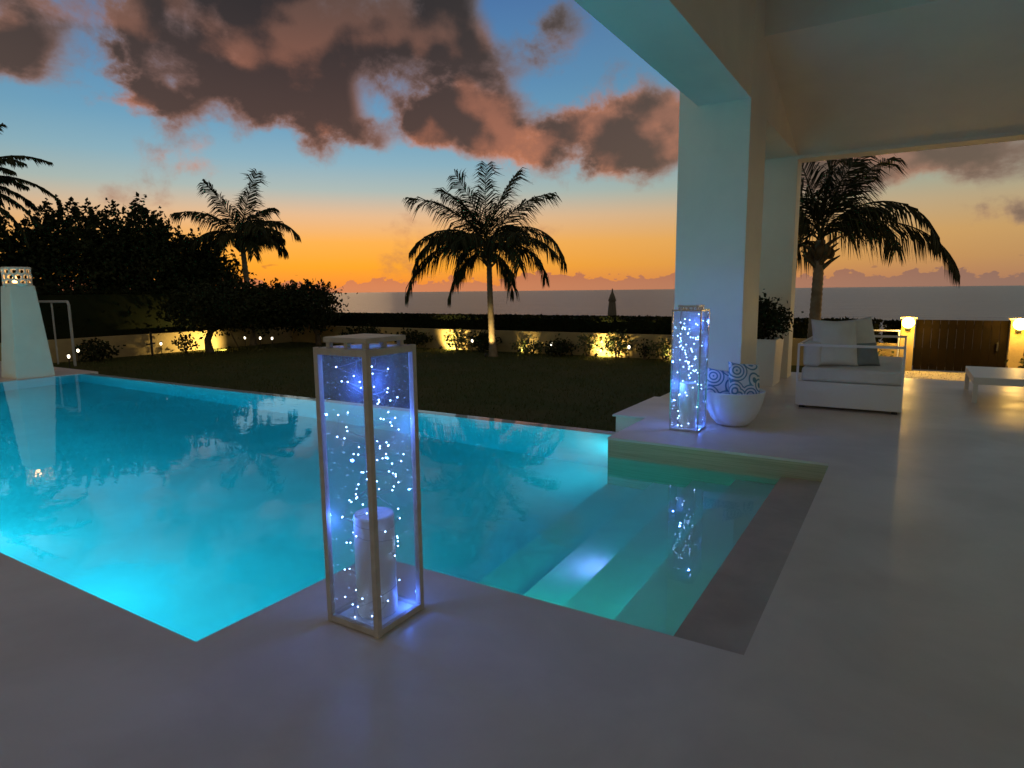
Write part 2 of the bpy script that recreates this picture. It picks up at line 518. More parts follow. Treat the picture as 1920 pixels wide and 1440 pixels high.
# ------------------------------------------------------------------ ground, sea
gv, gf = [], []
gx = [-400, -60, -40, -20, 0, 20, 60, 400]
gy = [(-200, LAWN), (7.2, LAWN), (19.5, LAWN), (24, -0.6), (30, -0.95), (60, -3.4), (90, -5.0)]
# lawn lies outside the pool and the deck, so the sheet is laid in two fields round them
for (x0, x1, ys) in ((-400, -21.0, gy), (-21.0, 400, gy[1:])):
    base = len(gv)
    for (y, z) in ys: gv += [(x0, y, z), (x1, y, z)]
    for i in range(len(ys) - 1): gf.append((base + 2 * i, base + 2 * i + 1, base + 2 * i + 3, base + 2 * i + 2))
structure(obj('ground', (gv, gf), 'lawn'), 'dark lawn reaching from the pool to the garden wall')
sea = obj('sea', ([(-40000, 40, -3.0), (40000, 40, -3.0), (40000, 42000, -3.0), (-40000, 42000, -3.0)], [(0, 1, 2, 3)]), 'sea_water')
structure(sea, 'calm grey sea under the sunset')

# grass blades standing on the lawn between pool and wall
nb = 46000
gx_ = rng.uniform(-20.4, 6.0, nb); gy_ = rng.uniform(7.3, 16.9, nb)
keep = ~((gx_ > -3.0) & (gy_ < 12.6))
gx_, gy_ = gx_[keep], gy_[keep]; nb = len(gx_)
ang = rng.uniform(0, math.pi, nb); hgt = rng.uniform(0.025, 0.065, nb); wid = rng.uniform(0.004, 0.009, nb)
lean = rng.normal(0, 0.02, (nb, 2))
q = np.zeros((nb, 4, 3))
q[:, 0] = np.stack([gx_ - np.cos(ang) * wid, gy_ - np.sin(ang) * wid, np.full(nb, LAWN - 0.004)], 1)
q[:, 1] = np.stack([gx_ + np.cos(ang) * wid, gy_ + np.sin(ang) * wid, np.full(nb, LAWN - 0.004)], 1)
tip = np.stack([gx_ + lean[:, 0], gy_ + lean[:, 1], LAWN + hgt], 1)
q[:, 2] = tip + np.stack([np.cos(ang), np.sin(ang), np.zeros(nb)], 1) * 0.001
q[:, 3] = tip - np.stack([np.cos(ang), np.sin(ang), np.zeros(nb)], 1) * 0.001
stuff(quads_obj('grass', q, 'grass_blade'), 'short mown grass of the dark lawn', 'grass')

# ------------------------------------------------------------------ deck, pool
PX0, PX1, PY0, PY1 = -14.9, -2.46, 1.44, 6.90
deck_out = [(-14.9, -7), (9, -7), (9, 12.0), (-2.38, 12.0), (-2.38, 8.40), (-2.88, 8.40), (-2.88, 6.935), (-2.46, 6.935), (-2.46, 5.8), (-0.46, 5.8),
            (-0.46, 2.5), (-2.46, 2.5), (-2.46, 1.44), (-14.9, 1.44)]
structure(obj('deck', prism(deck_out, -0.022, 0.0, 0.006), 'microcement'), 'smooth pale grey terrace deck around the pool')
structure(obj('lower_deck', bbox(-21, -14.9 - 0.007, -7, 7.1, -0.6, -0.188, 0.01), 'microcement'), 'lower deck at the left end of the pool')
# what carries the deck, set back a finger under its slab
sb = 0.006


def inset_face(name, x0, x1, y0, y1, z0, z1, mat, label):
    o = obj(name, bbox(x0, x1, y0, y1, z0, z1), mat); structure(o, label); return o


inset_face('pool_ledge', -2.46 + sb, 1.0, 5.8 + sb, 6.93, -1.7, -0.022, 'bedded_stone', 'bedded stone face of the ledge beside the pool steps')
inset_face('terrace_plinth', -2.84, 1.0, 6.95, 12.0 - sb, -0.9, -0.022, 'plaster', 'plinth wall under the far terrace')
# pool shell: floor, walls, overflow wall
bm = bmesh.new()
FLOOR = -1.55
box(bm, -15.3, -2.0, 1.0, 7.1, FLOOR - 0.2, FLOOR)
box(bm, -15.3, PX0 - sb, 1.0, 7.09, FLOOR, -0.20)
box(bm, PX0 - sb, -2.46 + sb, 1.0, PY0 - sb, FLOOR, -0.022)
box(bm, -2.46 + sb, 0.2, 1.0, 2.5 - sb, FLOOR - 0.2, -0.022)
box(bm, PX0 - sb, -2.46 + sb, 6.74, 6.905, FLOOR, WATER - 0.005)
box(bm, -0.46 + sb, 0.2, 2.5 - sb, 5.8 + sb, FLOOR - 0.2, -0.022)
structure(obj('pool_shell', bm, 'pool_plaster'), 'pale plastered pool basin with an overflow edge')
# outer face of the overflow wall above the lawn
structure(obj('overflow_face', bbox(-15.3, -2.85, 6.906, 6.918, -0.9, -0.24), 'bedded_stone'), 'narrow dark outer face of the overflow edge')
# steps
treads = [(-0.84, -0.46 + sb, -0.17), (-1.22, -0.84, -0.37), (-1.60, -1.22, -0.58), (-1.98, -1.60, -0.82), (-2.46, -1.98, -1.08)]
for i, (x0, x1, z) in enumerate(treads):
    mt = 'step_stone' if i == 0 else 'pool_plaster'
    bm = bbox(x0, x1, 2.5 - sb + 0.001, 5.8 + sb - 0.001, FLOOR - 0.1, z)
    o = obj('pool_step', bm, mt)
    structure(o, ('dry upper step at the waterline', 'first step under water', 'second step under water', 'third step under water, lit by the step lamp', 'lowest step of the pool')[i])
wout = [(PX0 - sb - 0.01, PY0 - sb - 0.01), (-2.46 + sb + 0.01, PY0 - sb - 0.01), (-2.46 + sb + 0.01, 2.5 - sb - 0.01), (-0.8, 2.5 - sb - 0.01),
        (-0.8, 5.8 + sb + 0.01), (-2.46 + sb + 0.01, 5.8 + sb + 0.01), (-2.46 + sb + 0.01, 6.915), (PX0 - sb - 0.01, 6.915)]
wat = obj('pool_water', prism(wout, FLOOR - 0.05, WATER), 'pool_water')
structure(wat, 'still turquoise water of the lit pool')


def pool_lamp(loc, axis, mat, label, r=0.11):
    t = thing('pool_lamp', label, 'pool lamp', loc, 0)
    t.rotation_euler = Vector(axis).to_track_quat('Z', 'Y').to_euler()
    bm = lathe([(r * 1.25, 0.0), (r * 1.25, 0.012), (r * 1.02, 0.018), (r * 1.02, 0.002)], 24)
    obj('trim_ring', bm, 'steel', t)
    bm = lathe([(0, 0.010), (r * 0.6, 0.009), (r, 0.006)], 24)
    obj('lens', bm, mat, t)
    return t


pool_lamp((-2.46 + sb - 0.002, 1.95, -0.85), (-1, 0, 0), 'pool_lens', 'pool lamp under water in the wall below the near lantern')
pool_lamp((-2.46 + sb - 0.002, 6.35, -0.80), (-1, 0, 0), 'pool_lens', 'unseen pool lamp added under water by the overflow edge at the ledge corner', 0.06)  # unseen lamp added to brighten the water along the overflow edge
pool_lamp((-1.75, 2.5 - sb + 0.002, -0.50), (0, 1, 0), 'recess_fill_lens', 'unseen pool lamp added under water in the near side of the step recess', 0.06)  # unseen fill lamp added to brighten the steps in teal
for x, lab in ((-4.8, 'unseen pool lamp under water in the near wall, nearest the pool corner'), (-6.4, 'unseen pool lamp under water in the near wall, second from the corner'),
               (-8.1, 'unseen pool lamp under water in the near wall, third from the corner'), (-9.8, 'unseen pool lamp under water in the near wall, fourth from the corner'),
               (-11.4, 'unseen pool lamp under water in the near wall, fifth from the corner'), (-13.3, 'unseen pool lamp under water in the near wall, farthest from the corner')):
    pool_lamp((x, PY0 - sb + 0.002, -0.75), (0, 1, 0), 'pool_lens', lab)  # unseen row, filled out with extra lamps to even the pool glow
pool_lamp((PX0 - sb + 0.002, 3.4, -0.75), (1, 0, 0), 'pool_lens', 'unseen pool lamp added under water in the end wall below the tapered pedestal')  # unseen lamp added to lift the glow at the left end
pool_lamp((-1.602, 3.9, -0.70), (-1, 0, 0), 'step_lens', 'small violet white lamp set in the riser of the pool steps', 0.042)

# ------------------------------------------------------------------ villa loggia
villa = thing('villa_loggia', 'white plastered loggia with column, beams and sloped ceiling beside the pool', 'building')
CX0, CX1 = -2.38, -1.59
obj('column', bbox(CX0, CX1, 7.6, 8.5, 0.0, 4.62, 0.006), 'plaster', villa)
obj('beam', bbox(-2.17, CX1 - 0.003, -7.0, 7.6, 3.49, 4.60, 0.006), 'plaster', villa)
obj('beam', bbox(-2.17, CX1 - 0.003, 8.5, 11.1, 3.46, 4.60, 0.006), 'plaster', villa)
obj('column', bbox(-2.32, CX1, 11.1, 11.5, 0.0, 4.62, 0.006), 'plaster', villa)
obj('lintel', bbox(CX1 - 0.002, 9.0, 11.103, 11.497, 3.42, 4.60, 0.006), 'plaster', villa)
bm = bmesh.new()
pr = [(11.10, 3.47), (8.16, 4.285), (8.16, 4.62), (11.10, 4.62)]
a = [bm.verts.new((CX1 - 0.05, y, z)) for y, z in pr]; c_ = [bm.verts.new((9.0, y, z)) for y, z in pr]
bm.faces.new(a); bm.faces.new(c_[::-1])
for i in range(4): bm.faces.new((a[i], c_[i], c_[(i + 1) % 4], a[(i + 1) % 4]))
bmesh.ops.recalc_face_normals(bm, faces=bm.faces[:])
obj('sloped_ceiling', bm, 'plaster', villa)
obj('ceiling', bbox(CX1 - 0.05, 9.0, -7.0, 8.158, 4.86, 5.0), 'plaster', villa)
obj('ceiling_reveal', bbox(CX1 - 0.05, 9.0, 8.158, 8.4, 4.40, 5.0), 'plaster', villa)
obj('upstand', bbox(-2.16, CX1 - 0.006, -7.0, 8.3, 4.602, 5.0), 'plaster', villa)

# ------------------------------------------------------------------ lanterns
BULB = None


def bulb_mesh(r):
    bm = bmesh.new(); bmesh.ops.create_icosphere(bm, subdivisions=2, radius=r)
    me = bpy.data.meshes.new('bulb'); bm.to_mesh(me); bm.free()
    me.materials.append(MATS['bulb_glow'])
    for q_ in me.polygons: q_.use_smooth = True
    return me


def make_lantern(cx, cy, w, h, bar, frame_mat, label, lid):
    t = thing('lantern', label, 'lantern', (cx, cy, 0.0), 0)
    s = w / 2
    for sx in (-1, 1):
        for sy in (-1, 1):
            x0, x1 = sorted((sx * s, sx * (s - bar))); y0, y1 = sorted((sy * s, sy * (s - bar)))
            obj('post', bbox(x0, x1, y0, y1, 0.0, h, 0.0015, 1), frame_mat, t)
    for z0, z1 in ((0.004, bar + 0.006), (h - bar - 0.004, h - 0.003)):
        for sg in (-1, 1):
            y0, y1 = sorted((sg * (s - 0.002), sg * (s - bar + 0.002)))
            obj('rail', bbox(-s + bar, s - bar, y0, y1, z0, z1), frame_mat, t)
            obj('rail', bbox(y0, y1, -s + bar, s - bar, z0, z1), frame_mat, t)
    obj('base_plate', bbox(-s + bar * .5, s - bar * .5, -s + bar * .5, s - bar * .5, 0.006, 0.016), 'lantern_base', t)
    e = s - bar * 0.55
    for ax, sg in (('y', -1), ('y', 1), ('x', -1), ('x', 1)):
        a0, a1 = sorted((sg * e, sg * (e - 0.004)))
        k = s - bar * 0.9
        bm = bbox(-k, k, a0, a1, 0.02, h - 0.01) if ax == 'y' else bbox(a0, a1, -k, k, 0.02, h - 0.01)
        obj('pane', bm, 'lantern_glass', t)
    ls = s * lid
    rim = bmesh.new()
    hole = ls - 0.035
    for sg in (-1, 1):
        y0, y1 = sorted((sg * (s - bar), sg * hole))
        box(rim, -s + bar, s - bar, y0, y1, h - 0.012, h - 0.002)
        box(rim, y0, y1, -hole, hole, h - 0.0115, h - 0.0025)
    obj('top_rim', rim, frame_mat, t)
    for sx in (-1, 0, 1):
        for sy in (-1, 0, 1):
            if sx == 0 and sy == 0: continue
            obj('spacer', bbox(sx * (ls - 0.018) - 0.010, sx * (ls - 0.018) + 0.010, sy * (ls - 0.018) - 0.010, sy * (ls - 0.018) + 0.010, h - 0.0018, h + 0.020), frame_mat, t)
    obj('lid', bbox(-ls, ls, -ls, ls, h + 0.0205, h + 0.042, 0.003), frame_mat, t)
    return t


def make_candle(cx, cy, r, h, label):
    prof = [(0, 0.0), (r * 0.97, 0.0), (r, 0.006), (r, h * 0.5), (r * 0.995, h - 0.01), (r * 0.95, h), (r * 0.7, h - 0.006), (0, h - 0.010)]
    t = thing('candle', label, 'candle', (cx, cy, 0.0165), 0)
    obj('wax_body', lathe(prof, 40), 'wax', t, True)
    bm = bmesh.new(); tube(bm, [(0, 0, h - 0.012), (0.002, 0, h + 0.004), (0.006, 0.001, h + 0.013)], 0.0016, 5)
    obj('wick', bm, 'black_metal', t)
    return t


def make_string(cx, cy, w, h, n, br, seed, label, energy, candle_r, candle_h):
    r_ = random.Random(seed)
    t = thing('string_lights', label, 'string lights', (cx, cy, 0.0165), 0)
    lim = w / 2 - 0.036
    mesh = bulb_mesh(br)
    pts = []
    strands = 4
    for s_ in range(strands):
        x, y = r_.uniform(-0.05, 0.05), r_.uniform(-0.05, 0.05)
        z = h - 0.05
        per = n // strands
        dx = r_.uniform(-0.03, 0.03); dy = r_.uniform(-0.03, 0.03)
        strand = [Vector((x, y, z))]
        low = 0.02 if s_ < 3 else h * 0.45
        for k in range(per):
            u = (k + 1) / per
            z = (h - 0.05) * (1 - u) ** 1.05 + low * u + r_.uniform(-0.04, 0.04)
            spread = 0.35 + 0.65 * u
            nx, ny = r_.uniform(-lim, lim), r_.uniform(-lim, lim)
            if r_.random() < 0.62:                                   # most of the string lies against the panes
                if r_.random() < 0.5: nx = math.copysign(lim, nx)
                else: ny = math.copysign(lim, ny)
            x, y = 0.2 * x + 0.8 * nx, 0.2 * y + 0.8 * ny
            if z < candle_h + 0.03:
                rr = math.hypot(x, y)
                need = candle_r + 0.014
                if rr < need:
                    f_ = need / max(rr, 1e-3); x, y = x * f_, y * f_
            z = max(0.008, z)
            strand.append(Vector((x, y, z)))
        pts.append(strand)
    for strand in pts:
        bm = bmesh.new()
        fine = []
        for A, B in zip(strand[:-1], strand[1:]):
            mid = (A + B) / 2 + Vector((r_.gauss(0, 0.012), r_.gauss(0, 0.012), -0.012))
            for k in range(4):
                u = k / 4
                q_ = A * (1 - u) ** 2 + mid * 2 * u * (1 - u) + B * u * u
                rr = math.hypot(q_.x, q_.y)
                if q_.z < candle_h + 0.01 and rr < candle_r + 0.006 and rr > 1e-4:
                    q_.x *= (candle_r + 0.006) / rr; q_.y *= (candle_r + 0.006) / rr
                q_.z = max(q_.z, 0.004)
                fine.append(q_)
        fine.append(strand[-1])
        tube(bm, fine, 0.0010, 3)
        wobj = obj('wire', bm, 'wire', t)
        for q_ in strand[1:]:
            b_ = bpy.data.objects.new('bulb', mesh); link(b_, wobj); b_.location = q_
    for k in range(6):
        z = h * (0.04 + 0.17 * k)
        aa = k * 2.4
        aa = math.pi / 4 + k * math.pi / 2 * 3; rr = w * (0.46 if z < candle_h + 0.06 else 0.37)
        if z < candle_h + 0.06: aa = math.radians(135 + (k - 1) * 88)
        light('string_glow', 'POINT', (rr * math.cos(aa), rr * math.sin(aa), z), energy * (0.40 + 0.24 * k), (0.06, 0.18, 1.0), t, 0.006)
    return t


LX, LY = -1.965, 2.005
make_lantern(LX, LY, 0.305, 1.225, 0.026, 'lantern_paint', 'tall taupe framed glass lantern standing on the deck corner in front', 0.80)
make_candle(LX - 0.005, LY + 0.012, 0.090, 0.46, 'thick white pillar candle inside the tall front lantern')
make_string(LX, LY, 0.305, 1.2, 124, 0.0034, 3, 'blue white fairy lights hung inside the tall front lantern', 0.95, 0.092, 0.46)
L2X, L2Y = -1.885, 6.58
make_lantern(L2X, L2Y, 0.30, 1.245, 0.014, 'steel', 'tall glass lantern with silver edges on the ledge by the column', 0.72)
make_candle(L2X - 0.01, L2Y + 0.02, 0.088, 0.47, 'thick white candle inside the silver edged lantern by the column')
make_string(L2X, L2Y, 0.30, 1.22, 100, 0.0056, 11, 'blue white fairy lights inside the silver edged lantern by the column', 2.2, 0.09, 0.47)

# ------------------------------------------------------------------ bowl and cushions
bowl = thing('bowl_planter', 'large white flared bowl holding cushions beside the far lantern', 'bowl', (-1.53, 7.02, 0))
prof = [(0, 0.002), (0.13, 0.0), (0.165, 0.012), (0.225, 0.08), (0.272, 0.17), (0.302, 0.27), (0.320, 0.355), (0.325, 0.372), (0.318, 0.378), (0.305, 0.368),
        (0.288, 0.27), (0.255, 0.17), (0.205, 0.085), (0.14, 0.035), (0, 0.03)]
obj('bowl_body', lathe(prof, 56), 'ceramic', bowl, True)


def cushion(name, w, h, th, mat, parent=None, round_=2.6):
    bm = bmesh.new()
    n = 22
    grid = {}
    for side in (0, 1):
        for i in range(n + 1):
            for j in range(n + 1):
                u = i / n * 2 - 1; v = j / n * 2 - 1
                edge = (1 - abs(u) ** round_) * (1 - abs(v) ** round_)
                pin = 1 - 0.07 * (1 - abs(u)) * abs(v) ** 3 - 0.07 * (1 - abs(v)) * abs(u) ** 3
                z = th / 2 * max(edge, 0) ** 0.5
                if side == 1 and (i in (0, n) or j in (0, n)):
                    grid[side, i, j] = grid[0, i, j]; continue
                wob = 0.006 * math.sin(5 * u + 3 * v) * edge
                x = u * w / 2 * (1 - 0.06 * (1 - v * v) * abs(u) ** 4 if True else 1); y = v * h / 2 * (1 - 0.06 * (1 - u * u) * abs(v) ** 4)
                grid[side, i, j] = bm.verts.new((x, y, (z + wob) * (1 if side == 0 else -1)))
    for side in (0, 1):
        for i in range(n):
            for j in range(n):
                q_ = [grid[side, i, j], grid[side, i + 1, j], grid[side, i + 1, j + 1], grid[side, i, j + 1]]
                bm.faces.new(q_ if side == 0 else q_[::-1])
    return obj(name, bm, mat, parent, True)


def place(o, loc, xdir, ydir):
    x = Vector(xdir).normalized(); y = Vector(ydir); y = (y - x * y.dot(x)).normalized(); z = x.cross(y)
    M_ = Matrix((x, y, z)).transposed().to_4x4(); M_.translation = Vector(loc)
    o.matrix_world = M_


camr = Vector((CAM[0][0], CAM[1][0], 0)).normalized()          # a level direction to the right of the view
c1 = cushion('cushion', 0.40, 0.40, 0.13, 'swirl_cloth')
place(c1, (-1.65, 7.01, 0.395), camr + Vector((0, 0, -0.16)), Vector((-0.15, 0.30, 1)))
tag(c1, 'blue and white swirl patterned cushion leaning left in the white bowl', 'cushion', 'swirl cushions in the bowl')
c2 = cushion('cushion', 0.38, 0.40, 0.13, 'swirl_cloth')
place(c2, (-1.43, 7.05, 0.47), camr * 0.62 + Vector((0.35, 0.55, -0.15)), Vector((-0.22, 0.16, 1)))
tag(c2, 'blue and white swirl patterned cushion standing upright on the right in the bowl', 'cushion', 'swirl cushions in the bowl')

# ------------------------------------------------------------------ foliage helpers


def leaf_quads(centers, size, spread=0.0, up=0.25, seed=1, slim=0.55):
    r_ = np.random.default_rng(seed)
    n = len(centers)
    d = r_.normal(0, 1, (n, 3)); d[:, 2] += up; d /= np.linalg.norm(d, axis=1, keepdims=True)
    e = r_.normal(0, 1, (n, 3)); e -= d * np.sum(e * d, 1, keepdims=True); e /= np.linalg.norm(e, axis=1, keepdims=True)
    L = (size * r_.uniform(0.65, 1.25, n))[:, None]
    Wd = L * slim * 0.5
    c_ = np.asarray(centers)
    q_ = np.zeros((n, 4, 3))
    q_[:, 0] = c_ - d * L * 0.5; q_[:, 1] = c_ + e * Wd; q_[:, 2] = c_ + d * L * 0.5; q_[:, 3] = c_ - e * Wd
    return q_


def clumps(ell, n_clump, per, cr, seed, shell=0.55):
    """ell: list of (cx,cy,cz,rx,ry,rz); returns leaf centres gathered in clumps inside the ellipsoids"""
    r_ = np.random.default_rng(seed)
    vol = np.array([e[3] * e[4] * e[5] for e in ell]); pk = r_.choice(len(ell), n_clump, p=vol / vol.sum())
    d = r_.normal(0, 1, (n_clump, 3)); d /= np.linalg.norm(d, axis=1, keepdims=True)
    rad = r_.uniform(shell, 1.0, n_clump) ** 0.6
    E = np.array(ell)[pk]
    cc = E[:, :3] + d * rad[:, None] * E[:, 3:]
    cs = np.repeat(cc, per, 0)
    off = r_.normal(0, 1, (len(cs), 3)); off[:, 2] *= 0.8
    crs = np.repeat(cr * r_.uniform(0.6, 1.4, n_clump), per)[:, None]
    return cs + off * crs * 0.5


def sprigs(ell, n, hgt, seed, per=26):
    """upright leafy shoots breaking the crown's outline"""
    r_ = np.random.default_rng(seed)
    out = []
    for k in range(n):
        e = ell[r_.integers(len(ell))]
        a = r_.uniform(0, 2 * math.pi); rr = math.sqrt(r_.uniform(0, 1)) * 0.95
        x = e[0] + e[3] * rr * math.cos(a); y = e[1] + e[4] * rr * math.sin(a); z = e[2] + e[5] * math.sqrt(max(0, 1 - rr * rr)) * 0.92
        hh_ = hgt * r_.uniform(0.4, 1.2); lx, ly = r_.normal(0, 0.18, 2)
        u = r_.uniform(0, 1, per)
        w_ = 0.13 * (1.1 - u)
        out.append(np.stack([x + lx * u * hh_ + r_.normal(0, 1, per) * w_, y + ly * u * hh_ + r_.normal(0, 1, per) * w_, z + u * hh_], 1))
    return np.concatenate(out)


def trunk_mesh(base, ell, r0, seed, limbs=6):
    r_ = random.Random(seed)
    bm = bmesh.new()
    bx_, by_, bz_ = base
    c = Vector(ell[0][:3])
    fork = Vector((bx_, by_, bz_)).lerp(c, 0.55)
    pts = [Vector((bx_, by_, bz_ - 0.05)), Vector((bx_, by_, bz_ + 0.05)), Vector((bx_, by_, bz_)).lerp(fork, 0.5) + Vector((r_.gauss(0, 0.08), r_.gauss(0, 0.08), 0)), fork]
    tube(bm, pts, [r0 * 1.35, r0 * 1.15, r0 * 0.9, r0 * 0.75], 9)
    for k in range(limbs):
        e = ell[k % len(ell)]
        tip_ = Vector((e[0] + r_.uniform(-.75, .75) * e[3], e[1] + r_.uniform(-.75, .75) * e[4], e[2] + r_.uniform(-0.1, .7) * e[5]))
        mid = fork.lerp(tip_, 0.5) + Vector((r_.gauss(0, .15), r_.gauss(0, .15), 0.15))
        tube(bm, [fork - Vector((0, 0, 0.1)), mid, tip_], [r0 * 0.5, r0 * 0.3, r0 * 0.08], 6)
    return bm


def broadleaf(label, base, ell, n_clump, per, leaf, seed, r0=0.13, mat='leaf_dark', name='broadleaf_tree', cat='tree', group=None, spr=30, sprh=0.6, cr=0.5, shell=0.35):
    t = thing(name, label, cat, base, 0, group)
    rel = [(e[0] - base[0], e[1] - base[1], e[2] - base[2], e[3], e[4], e[5]) for e in ell]
    obj('trunk', trunk_mesh((0, 0, 0), rel, r0, seed), 'bark', t, True)
    cs = clumps(rel, n_clump, per, cr, seed, shell)
    if spr: cs = np.concatenate([cs, sprigs(rel, spr, sprh, seed + 5)])
    cs = cs[cs[:, 2] > 0.03]
    quads_obj('crown', leaf_quads(cs, leaf, seed=seed + 1), mat, t)
    return t


# ------------------------------------------------------------------ garden walls and hedge
gw = thing('garden_wall', 'low ochre rendered wall along the far side of the lawn', 'wall', (0, 17.2, LAWN))
obj('wall_body', bbox(-20.7, -1.2, -0.1, 0.1, -0.3, 0.66, 0.01), 'garden_wall', gw)
gw = thing('garden_wall', 'ochre lit side wall behind the left end of the lawn', 'wall', (-20.8, 12, LAWN))
obj('wall_body', bbox(-0.1, 0.1, -6.0, 5.3, -0.3, 0.655, 0.01), 'garden_wall', gw)


def hedge(label, x0, x1, y0, y1, z0, z1, n, seed, leaf=0.10):
    t = thing('clipped_hedge', label, 'hedge', ((x0 + x1) / 2, (y0 + y1) / 2, z0))
    ax, ay = (x1 - x0) / 2, (y1 - y0) / 2
    obj('twig_core', bbox(-ax + 0.06, ax - 0.06, -ay + 0.06, ay - 0.06, 0.0, z1 - z0 - 0.07), 'hedge_leaf', t)
    r_ = np.random.default_rng(seed)
    c_ = np.stack([r_.uniform(-ax, ax, n), r_.uniform(-ay, ay, n), r_.uniform(0.0, z1 - z0, n)], 1)
    f = r_.integers(0, 3, n)
    c_[f == 0, 2] = (z1 - z0) - np.abs(r_.normal(0, 0.02, (f == 0).sum()))
    c_[f == 1, 1] = -ay + np.abs(r_.normal(0, 0.03, (f == 1).sum()))
    big = r_.random(n) < 0.04
    c_[big, 2] += 0.03
    quads_obj('foliage', leaf_quads(c_, leaf, seed=seed), 'hedge_leaf', t)
    return t


hedge('long dark clipped hedge behind the garden wall, against the sea', -22.5, -0.5, 17.45, 18.2, LAWN, 0.66, 26000, 21)
hedge('dark clipped hedge seen between the palm trunk and the gate lamp', -0.45, 0.0, 17.45, 18.1, LAWN, 0.62, 1500, 22)
hedge('dark hedge behind the ochre side wall under the trees', -22.1, -21.0, 3.0, 17.3, LAWN, 1.55, 15000, 23, 0.14)

# ------------------------------------------------------------------ trees on the left
G = 'dark broadleaf trees behind the side wall'
broadleaf('dark tree behind the tapered pedestal at the left edge', (-24.5, 7.0, LAWN), [(-24.3, 7.0, 1.9, 2.4, 2.6, 2.0), (-24.0, 8.2, 2.6, 1.6, 1.8, 1.3)], 420, 34, 0.17, 31, 0.16, group=G, spr=40)
broadleaf('dark tree with leafy shoots left of the tallest crown', (-23.6, 10.4, LAWN), [(-23.4, 10.6, 1.9, 1.9, 1.7, 1.9), (-23.3, 10.7, 3.0, 1.3, 1.2, 1.0)], 420, 34, 0.17, 32, 0.15, group=G, spr=46, sprh=0.8)
broadleaf('tall dark tree whose shoots stand highest over the side wall', (-22.8, 12.6, LAWN), [(-22.6, 12.6, 1.9, 1.7, 1.6, 1.9), (-22.4, 12.5, 2.9, 1.1, 1.1, 1.2)], 420, 34, 0.17, 33, 0.15, group=G, spr=46, sprh=0.8)
broadleaf('dark tree just left of the left coconut palm', (-22.2, 14.6, LAWN), [(-22.2, 14.5, 1.5, 1.5, 1.4, 1.5), (-22.3, 14.2, 2.3, 1.1, 1.1, 1.0)], 330, 32, 0.16, 34, 0.13, group=G, spr=36)
broadleaf('low spreading tree with its trunk before the lit side wall', (-19.5, 12.75, LAWN), [(-19.3, 12.9, 1.0, 1.5, 1.5, 0.62), (-19.2, 14.2, 1.0, 1.3, 1.4, 0.62)], 300, 34, 0.14, 35, 0.12, spr=24, sprh=0.35, cr=0.42)
broadleaf('round bushy tree at the right end of the dark trees', (-18.3, 16.3, LAWN), [(-18.35, 15.9, 0.95, 1.15, 1.0, 0.75), (-19.4, 15.6, 0.9, 1.1, 1.0, 0.75)], 300, 34, 0.13, 36, 0.10, spr=30, sprh=0.35, cr=0.36)

# ------------------------------------------------------------------ palms


def frond_mesh(L, th0, th1, phi, twist, seed, n_leaf=84, lmax=0.62, droop=0.8, width=0.034, dense=1.0):
    """a feather leaf: midrib bending from th0 to th1 (degrees over the level) in a plane, leaflets hanging from both sides"""
    r_ = random.Random(seed)
    seg = 18
    p_ = Vector((0, 0, 0)); pts = [p_.copy()]; tang = []
    cph, sph = math.cos(R(phi)), math.sin(R(phi))
    for i in range(seg):
        u = (i + 0.5) / seg
        th = R(th0 + (th1 - th0) * u ** 1.1)
        t = Vector((math.cos(th) * cph, math.cos(th) * sph if abs(math.cos(th)) > 0.05 else 0.0, math.sin(th)))
        t.y += sph * 0.35
        t.normalize(); tang.append(t)
        p_ = p_ + t * (L / seg); pts.append(p_.copy())
    bm = bmesh.new()
    tube(bm, pts, [0.022 * (1 - 0.88 * i / seg) * (L / 2.4) for i in range(seg + 1)], 5)
    for k in range(n_leaf):
        u = 0.12 + 0.88 * (k + r_.uniform(0, .6)) / n_leaf
        fi = min(u * seg, seg - 1e-3); i = int(fi)
        base = pts[i].lerp(pts[i + 1], fi - i); t = tang[i]
        up = Vector((0, 0, 1))
        s = t.cross(up)
        s = s.normalized() if s.length > 0.15 else Vector((0.2, 1, 0)).normalized()
        s = Matrix.Rotation(R(twist + r_.gauss(0, 8)), 3, t) @ s
        prof_ = (0.45 + 0.55 * math.sin(math.pi * min(1, u * 1.25 + 0.05) ** 0.8)) if u < 0.8 else (1.0 - (u - 0.8) * 2.6) * 0.78
        for sg in (-1, 1):
            l = lmax * max(0.25, prof_) * r_.uniform(0.8, 1.12) * dense
            d0 = (s * sg * 0.66 + t * 0.66 + Vector((0, 0, -1)) * droop * r_.uniform(0.35, 0.8)).normalized()
            d1 = (d0 + Vector((0, 0, -1)) * droop * r_.uniform(1.2, 2.4)).normalized()
            a_ = base; b_ = base + d0 * l * 0.5; c_ = b_ + d1 * l * 0.5
            wv = d0.cross(Vector((r_.gauss(0, 1), r_.gauss(0, 1), r_.gauss(0, 1)))).normalized() * width * 0.5
            v0 = bm.verts.new(a_ - wv * 0.5); v1 = bm.verts.new(a_ + wv * 0.5); v2 = bm.verts.new(b_ + wv); v3 = bm.verts.new(b_ - wv)
            v4 = bm.verts.new(c_)
            bm.faces.new((v0, v1, v2, v3)); bm.faces.new((v3, v2, v4))
    return bm


